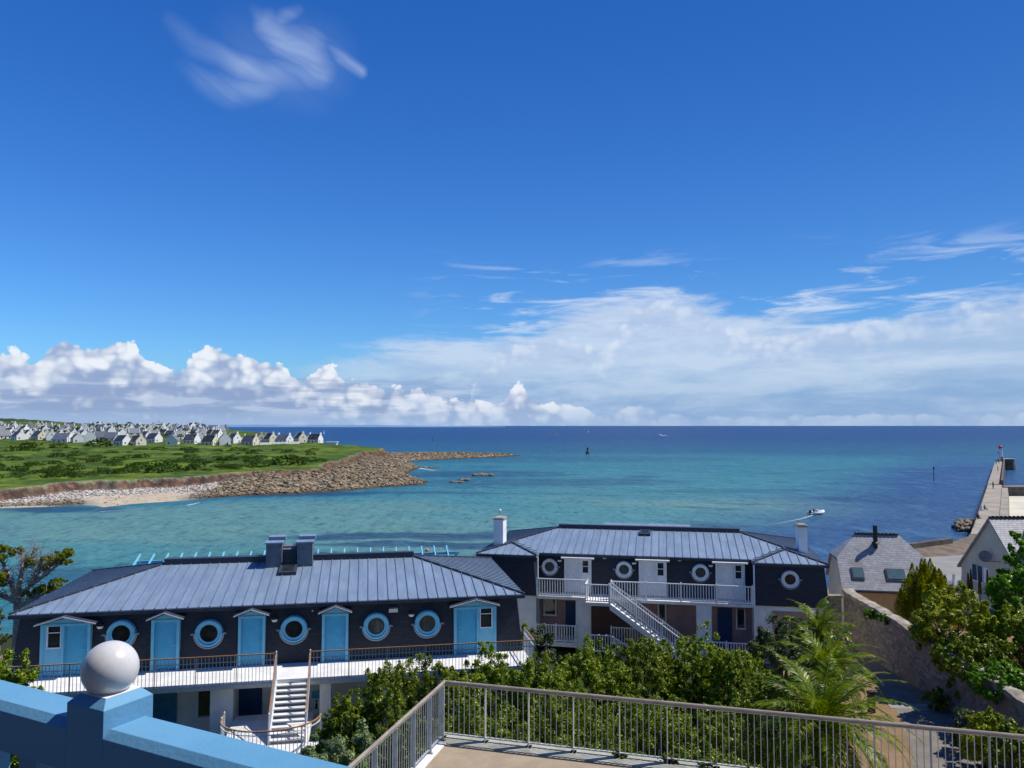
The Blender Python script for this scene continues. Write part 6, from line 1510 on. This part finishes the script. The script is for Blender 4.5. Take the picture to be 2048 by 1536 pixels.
at_shrub(90, 1395, 23, 90, F_mid, 'green shrub below the gallery, behind the blue parapet', leaf=.05, seed=82, clumps=160, cr=.17, group=GS)
at_shrub(270, 1450, 20.5, 90, F_dark, 'dark shrub behind the blue post, below the ground-floor doors', leaf=.05, seed=83, clumps=160, cr=.17, group=GS)
at_shrub(450, 1505, 18.5, 80, F_mid, 'green shrub behind the blue parapet below the landing', leaf=.05, seed=84, clumps=160, cr=.17, group=GS)
at_shrub(1490, 1300, 33, 50, F_dark, 'small shrub between the stair and the palms', leaf=.055, seed=39, clumps=60, cr=.25, group=GS)
GR = 'trees and shrubs beyond the stone wall'
# conifer
def conifer(px, ptop, pbot, Y, hw, label, seed):
    a = atY(px, ptop, Y); w = hw / FPX * Y; b = atY(px, pbot, Y); H = a.z - 5; t_ = thing('conifer_tree', label, 'tree', (a.x, Y, 5), 0, GR)
    g = np.random.default_rng(seed); Vs, Fs, bb = [], [], 0
    z0 = b.z - 5
    for k in range(60):   # ascending plumes
        an = g.random() * 6.283; f = g.random() ** .6; r_ = w * f * .92; hh = z0 + (H - z0) * (1 - f ** 1.7 * .62) * g.uniform(.80, 1.0); bz_ = max(z0 * .7, hh - g.uniform(1.4, 2.3)); n = 900
        q = g.random(n); rr_ = (np.sin(np.clip(q * 1.05, 0, 1) * math.pi) ** .6) * (1 - q * .75) * g.uniform(.34, .52) + .02; aa = g.random(n) * 6.283; rd = rr_ * g.uniform(.5, 1, n)
        c = np.stack([math.cos(an) * r_ + np.cos(aa) * rd, math.sin(an) * r_ * .9 + np.sin(aa) * rd, bz_ + (hh - bz_) * q], -1)
        d = np.stack([np.cos(aa) * .6, np.sin(aa) * .6, np.full(n, 1.0)], -1) + g.normal(size=(n, 3)) * .35; d /= np.linalg.norm(d, axis=1)[:, None]; sd = np.cross(d, g.normal(size=(n, 3))); sd /= np.linalg.norm(sd, axis=1)[:, None]; s_ = .085 * g.uniform(.6, 1.2, n)[:, None]
        Vs.append(np.stack([c, c + d * s_ * .5 + sd * s_ * .3, c + d * s_, c + d * s_ * .5 - sd * s_ * .3], 1).reshape(-1, 3)); Fs.append(np.arange(4 * n).reshape(n, 4) + bb); bb += 4 * n
    mesh_np('crown', np.concatenate(Vs), np.concatenate(Fs), F_conif, t_)
    s = MB(); s.tube([(0, 0, 0), (.05, 0, H * .4), (0, 0, H * .8)], [.22, .16, .05], 8)
    for k in range(9): an = k * .7; s.tube([(0, 0, z0 * .5 + k * .12), (math.cos(an) * w * .8, math.sin(an) * w * .8, z0 + k * .25)], [.07, .02], 5)
    s.build('trunk', M_trunk, t_)
conifer(1850, 1113, 1232, 44, 62, 'dense yellow-green conifer in front of the slate roof of the beige house', 5)
at_shrub(1905, 1164, 38.5, 88, F_yel, 'large yellow-green tree leaning over the stone wall', 'broadleaf_tree', 'tree', GR, leaf=.06, seed=51, clumps=300, cr=.14, trunk=.8, dens=1.2)
at_shrub(1960, 1262, 36, 70, F_dark, 'dark mass of leaves under the yellow-green tree', 'broadleaf_tree', 'tree', GR, leaf=.06, seed=52, clumps=240, cr=.15, ground=5, dens=1.2)
at_shrub(2062, 1062, 41, 78, F_bright, 'tall bright green tree cut by the right edge', 'broadleaf_tree', 'tree', GR, leaf=.10, seed=53, clumps=150, cr=.18, trunk=1.5, dens=1.1, aspect=1.6)
at_shrub(2035, 1200, 37, 72, F_mid, 'dark tree at the right edge below the bright tall one', 'broadleaf_tree', 'tree', GR, leaf=.07, seed=54, clumps=200, cr=.16, trunk=.5, dens=1.2)
at_shrub(1998, 1318, 33.2, 64, F_bright, 'bright leafy bush hanging over the stone wall at the right', 'leafy_bush', 'bush', GR, leaf=.065, seed=55, clumps=220, cr=.15, ground=6.2, aspect=1.6, dens=1.2)
at_shrub(1925, 1262, 35.5, 62, F_dark, 'dark leaves hanging over the wall below the yellow-green tree', 'broadleaf_tree', 'tree', GR, leaf=.07, seed=61, clumps=120, cr=.17, ground=6.4)
at_shrub(2035, 1120, 39, 60, F_bright, 'broad bright leaves between the gable and the right edge', 'broadleaf_tree', 'tree', GR, leaf=.10, seed=62, clumps=110, cr=.2, dens=1.0, aspect=1.6, ground=5.5)
at_shrub(1872, 1378, 36.2, 28, F_dark, 'small dark bush at the foot of the stone wall', 'leafy_bush', 'bush', 'bushes by the path', leaf=.05, seed=56, clumps=50, cr=.26)
at_shrub(1968, 1424, 30, 52, F_yel, 'yellow-leaved bush beside the path at the lower right', 'leafy_bush', 'bush', 'bushes by the path', leaf=.06, seed=57, clumps=60, cr=.25)
at_shrub(1928, 1408, 31.5, 34, F_olive, 'olive-green bush left of the yellow one by the path', 'leafy_bush', 'bush', 'bushes by the path', leaf=.055, seed=58, clumps=50, cr=.25)
at_shrub(2035, 1440, 28.5, 60, F_dark, 'dark bush at the lower right corner behind the railing', 'leafy_bush', 'bush', 'bushes by the path', leaf=.06, seed=59, clumps=70, cr=.25)
at_shrub(1775, 1205, 46, 40, F_bright, 'creeper spilling over the far top of the stone wall', 'leafy_bush', 'bush', GR, leaf=.06, seed=60, clumps=50, cr=.28, depth=.8) if False else None
# ivy and weeds on the wall top
for px, py, Y, w, lab in ((1738, 1216, 43.5, 16, 'tuft of weeds growing on the wall coping, farther one'), (1772, 1226, 42, 20, 'larger green tuft growing on the wall coping')):
    c = atY(px, py, Y); at_shrub(px, py, Y, w, F_bright, lab, 'wall_plant', 'plant', 'weeds growing on the stone wall', ground=c.z - .6, leaf=.05, seed=int(px), clumps=30, cr=.3)
# small creepers along the terrace kerb
for k, u in enumerate((3.4, 4.3, 4.9, 5.7, 6.6, 7.4, 8.9, 10.2)):
    q = FT.o + FT.U * u + FT.V * .03; hh = (.10, .14, .10, .12, .34, .16, .22, .14)[k]
    shrub('creeping_weed', 'small creeping weed under the %s of the terrace railing' % ('left', 'left', 'middle', 'middle', 'middle', 'middle', 'right', 'right')[k], 'weed', q.x, q.y, 12.0, .22, .16, hh, F_mid, leaf=.022, dens=.5, seed=200 + k, group='weeds along the terrace edge', clumps=14, cr=.45)

# ---- palms
def palm(px, py, Y, span, label, seed, nf=44, dry=True):
    c = atY(px, py, Y); W_ = span / FPX * Y; t_ = thing('palm_tree', label, 'palm', (c.x, Y, 5.0), 0, 'feathery date palms beside the path')
    zc = c.z - 5.0; g = random.Random(seed)
    s = MB(); s.tube([(0, 0, 0), (.03, 0, zc * .5), (0, 0, zc)], [.26, .23, .20], 12)
    for k in range(60): a = k * 2.4; z = zc * .35 + k / 60 * zc * .62; s.tube([(.2 * math.cos(a), .2 * math.sin(a), z), (.30 * math.cos(a), .30 * math.sin(a), z + .10)], [.045, .02], 4)
    s.build('trunk', M_trunk, t_)
    for k in range(nf):
        f = k / (nf - 1); az_ = k * 2.39996 + g.uniform(-.2, .2); e0_ = R(80 - 98 * f ** .85) ; L = W_ * g.uniform(.9, 1.12) * (1.05 if f < .8 else .9); nseg = 14
        P_ = [Vector((0, 0, 0))]; e_ = e0_; side = Vector((-math.sin(az_), math.cos(az_), 0)); hd_ = Vector((math.cos(az_), math.sin(az_), 0))
        for i in range(nseg):
            e_ -= R(5.2 + 2.4 * f) * (.5 + i / nseg); d = hd_ * math.cos(e_) + Vector((0, 0, 1)) * math.sin(e_); P_.append(P_[-1] + d * (L / nseg))
        V, Q = [], []
        def quad(a, b, c2, d2): n = len(V); V.extend([a, b, c2, d2]); Q.append((n, n + 1, n + 2, n + 3))
        for i in range(nseg):   # rachis as thin flat strip pair
            a, b = P_[i], P_[i + 1]; w = .022 * (1 - i / nseg) + .004; quad(a - side * w, a + side * w, b + side * w * .9, b - side * w * .9)
            up = Vector((0, 0, 1)); quad(a - up * w, a + up * w, b + up * w, b - up * w)
        nl = 44
        for i in range(nl):
            tt = .12 + .88 * i / nl; q = tt * nseg; j = min(int(q), nseg - 1); base = P_[j].lerp(P_[j + 1], q - j); d = (P_[j + 1] - P_[j]).normalized(); nrm = side.cross(d).normalized()
            ll = L * .17 * (math.sin(min(1, tt * 1.15 + .12) * math.pi) ** .6 * .9 + .15) * g.uniform(.85, 1.1)
            for sg_ in (-1, 1):
                dl = (side * sg_ * .72 + d * .62 - nrm * g.uniform(-.35, .10) * sg_ * 0 + nrm * -.22 * (1 if nrm.z > 0 else -1) * g.uniform(-1.0, .9)).normalized()
                tip = base + dl * ll - Vector((0, 0, ll * .16)); mdl = base + dl * ll * .5; wv = d * .028
                V_ = len(V); V.extend([base - wv * .5, mdl - wv, tip, mdl + wv]); Q.append((V_, V_ + 1, V_ + 2, V_ + 3))
        dr = dry and f > .9
        o = mesh_np('frond', np.array([tuple(v) for v in V]) + np.array([0, 0, zc]), np.array(Q), F_palmdry if dr else F_palm, t_)
        if dr: o['label'] = 'drooping dry brown frond'
palm(1637, 1262, 33, 88, 'farthest and smallest of the three palms, against the stone wall', 1, 34, False)
palm(1655, 1338, 27.5, 114, 'middle palm of the three beside the path', 2, 42, False)
palm(1645, 1452, 21.5, 178, 'nearest and largest palm, behind the terrace railing', 3, 54, True)

# ---- windswept pine at the left
def left_pine():
    Y = 44; b = atY(36, 1215, Y); t_ = thing('pine_tree', 'sparse windswept pine with grey branches at the left behind the slate building', 'tree', (b.x, Y, 4.9), 0)
    rel = lambda px, py, dy=0.0: atY(px, py, Y + dy) - Vector((b.x, Y, 4.9)); s = MB(); g = random.Random(9)
    s.tube([(0, 0, 0), rel(36, 1230), rel(34, 1200), rel(30, 1180)], [.26, .22, .2, .16], 8)
    ends = [((34, 1200), (60, 1172), (90, 1150), (118, 1128)), ((32, 1188), (20, 1160), (8, 1130), (-6, 1100)), ((34, 1195), (40, 1160), (46, 1125), (42, 1098)), ((60, 1172), (78, 1140), (86, 1112)), ((20, 1160), (-10, 1150), (-40, 1130)), ((90, 1150), (104, 1122), (132, 1110)), ((36, 1212), (70, 1200), (100, 1178)), ((46, 1140), (62, 1118), (72, 1098)), ((34, 1204), (4, 1192), (-20, 1180))]
    for e_ in ends:
        P_ = [rel(a, c, g.uniform(-.8, .8) if i else 0) for i, (a, c) in enumerate(e_)]; s.tube(P_, [.13 * (1 - i / len(P_)) + .025 for i in range(len(P_))], 6)
        for k in range(64):
            i = g.randrange(len(P_) - 1); q = P_[i].lerp(P_[i + 1], g.random()); d = Vector((g.uniform(-1, 1), g.uniform(-1, 1), g.uniform(-.2, 1))).normalized() * g.uniform(.3, .9); m_ = q + d * .5 + Vector((0, 0, .06)); s.tube([q, m_, q + d], [.025, .016, .006], 4)
            if k % 2: s.tube([m_, m_ + Vector((g.uniform(-1, 1), g.uniform(-1, 1), g.uniform(0, 1))).normalized() * .4], [.014, .005], 4)
    s.build('trunk', M_greytrunk, t_)
    pads = [(112, 1116, 26, 9), (136, 1106, 20, 8), (92, 1128, 18, 8), (128, 1122, 20, 7), (14, 1106, 20, 8), (0, 1098, 18, 7), (34, 1102, 12, 6), (60, 1124, 12, 6), (104, 1170, 22, 7), (84, 1182, 22, 7), (66, 1190, 16, 6), (-10, 1150, 20, 8), (4, 1165, 12, 6), (120, 1162, 10, 4), (-14, 1120, 16, 8)]
    Vs, Fs, n0 = [], [], 0
    for i, (px, py, w, h) in enumerate(pads):
        q = rel(px, py, g.uniform(-.7, .7)); V, Fc = leaf_cloud(2600, w / FPX * Y * 1.15, w / FPX * Y * .9, h / FPX * Y * 1.15, .07, 300 + i, 16, .5, 0, 0, .3, 3.5, -2); Vs.append(V + np.array(q[:])); Fs.append(Fc + n0); n0 += len(V)
    mesh_np('crown', np.concatenate(Vs), np.concatenate(Fs), F_pine, t_)
left_pine()
at_shrub(-6, 1195, 40, 26, F_olive, 'grey twiggy bush at the left edge beside the slate building', leaf=.05, seed=71, clumps=30, cr=.3, dens=.3, group=None, stem=M_greytrunk)

# ---- bollard, covers
p = atz(1743, 1425, 5); t_ = thing('bollard_light', 'brown wooden bollard with a dark cap beside the garden path', 'bollard', (p.x, p.y, 5.0), .3)
s = MB(); s.box(-.12, .12, -.12, .12, 0, .86); s.build('post', mat('dark_wood', (.10, .065, .05), (.06, .04, .03), .8, .1, 3, .4, 20, stretch=(1, 1, .2)), t_); s = MB(); s.box(-.14, .14, -.14, .14, .861, .95); s.build('cap', M_black, t_)
for px, py, w, h, lab in ((1798, 1413, .42, .30, 'small grey inspection cover on the sunlit path'), (1840, 1414, .62, .34, 'larger bluish inspection cover in the shaded path')):
    p = atz(px, py, 5); t_ = thing('inspection_cover', lab, 'cover', (p.x, p.y, 5.008), -.15, 'inspection covers set in the path'); s = MB(); s.box(-w, w, -h, h, 0, .012); s.build('frame', M_galv, t_); s = MB(); s.box(-w + .05, w - .05, -h + .05, h - .05, .0125, .018); s.build('lid', M_stone_grey, t_)
# balcony floor under the camera, so that the place stands up from the side
s = MB(); s.box(-7, 7, -3, 0, -.25, 0); o = s.build('balcony_floor', M_terr_edge); q = O + dP * 0 + nP * .2; o.location = (O.x + nP.x * .2, O.y + nP.y * .2, 15.67); o.rotation_euler = (0, 0, angP); o['kind'] = 'structure'

M_dtile = mat('balcony_tiles', (.10, .10, .11), (.07, .07, .08), .8, .2, 3)  # unseen tiles kept dark so little sunlight bounces onto the parapet
o.data.materials[0] = M_dtile
hw_ = thing('unseen_hotel', 'unseen dark building wall and eave, added behind the camera to block sky light', 'building', (0, 0, 15.67), angP)
s = MB(); s.box(-9, 9, -2.2, -1.7, -16, 5.5); s.build('wall', mat('unseen_hotel_wall', (.10, .12, .16), None, .9, .1, 2), hw_)  # dark unseen wall, added to keep sky light off the parapet front
s = MB(); s.box(-9, 9, -2.2, -.35, 5.0, 5.3); s.build('eave', M_darktrim, hw_)  # overhang added out of view to shade the balcony floor

# give look-alikes their own label by their order along the coast
def ordinal(k): return '%d%s' % (k, 'th' if 10 <= k % 100 <= 20 else {1: 'st', 2: 'nd', 3: 'rd'}.get(k % 10, 'th'))
fam = {}
for ob in bpy.data.objects:
    if ob.parent is None and ob.get('label') and ob.get('group'): fam.setdefault(ob['label'], []).append(ob)
for lab, obs in fam.items():
    if len(obs) < 2: continue
    obs.sort(key=lambda o_: o_.location.x / max(o_.location.y, 1))
    for k, ob in enumerate(obs): ob['label'] = '%s, %s from the left' % (lab, ordinal(k + 1))
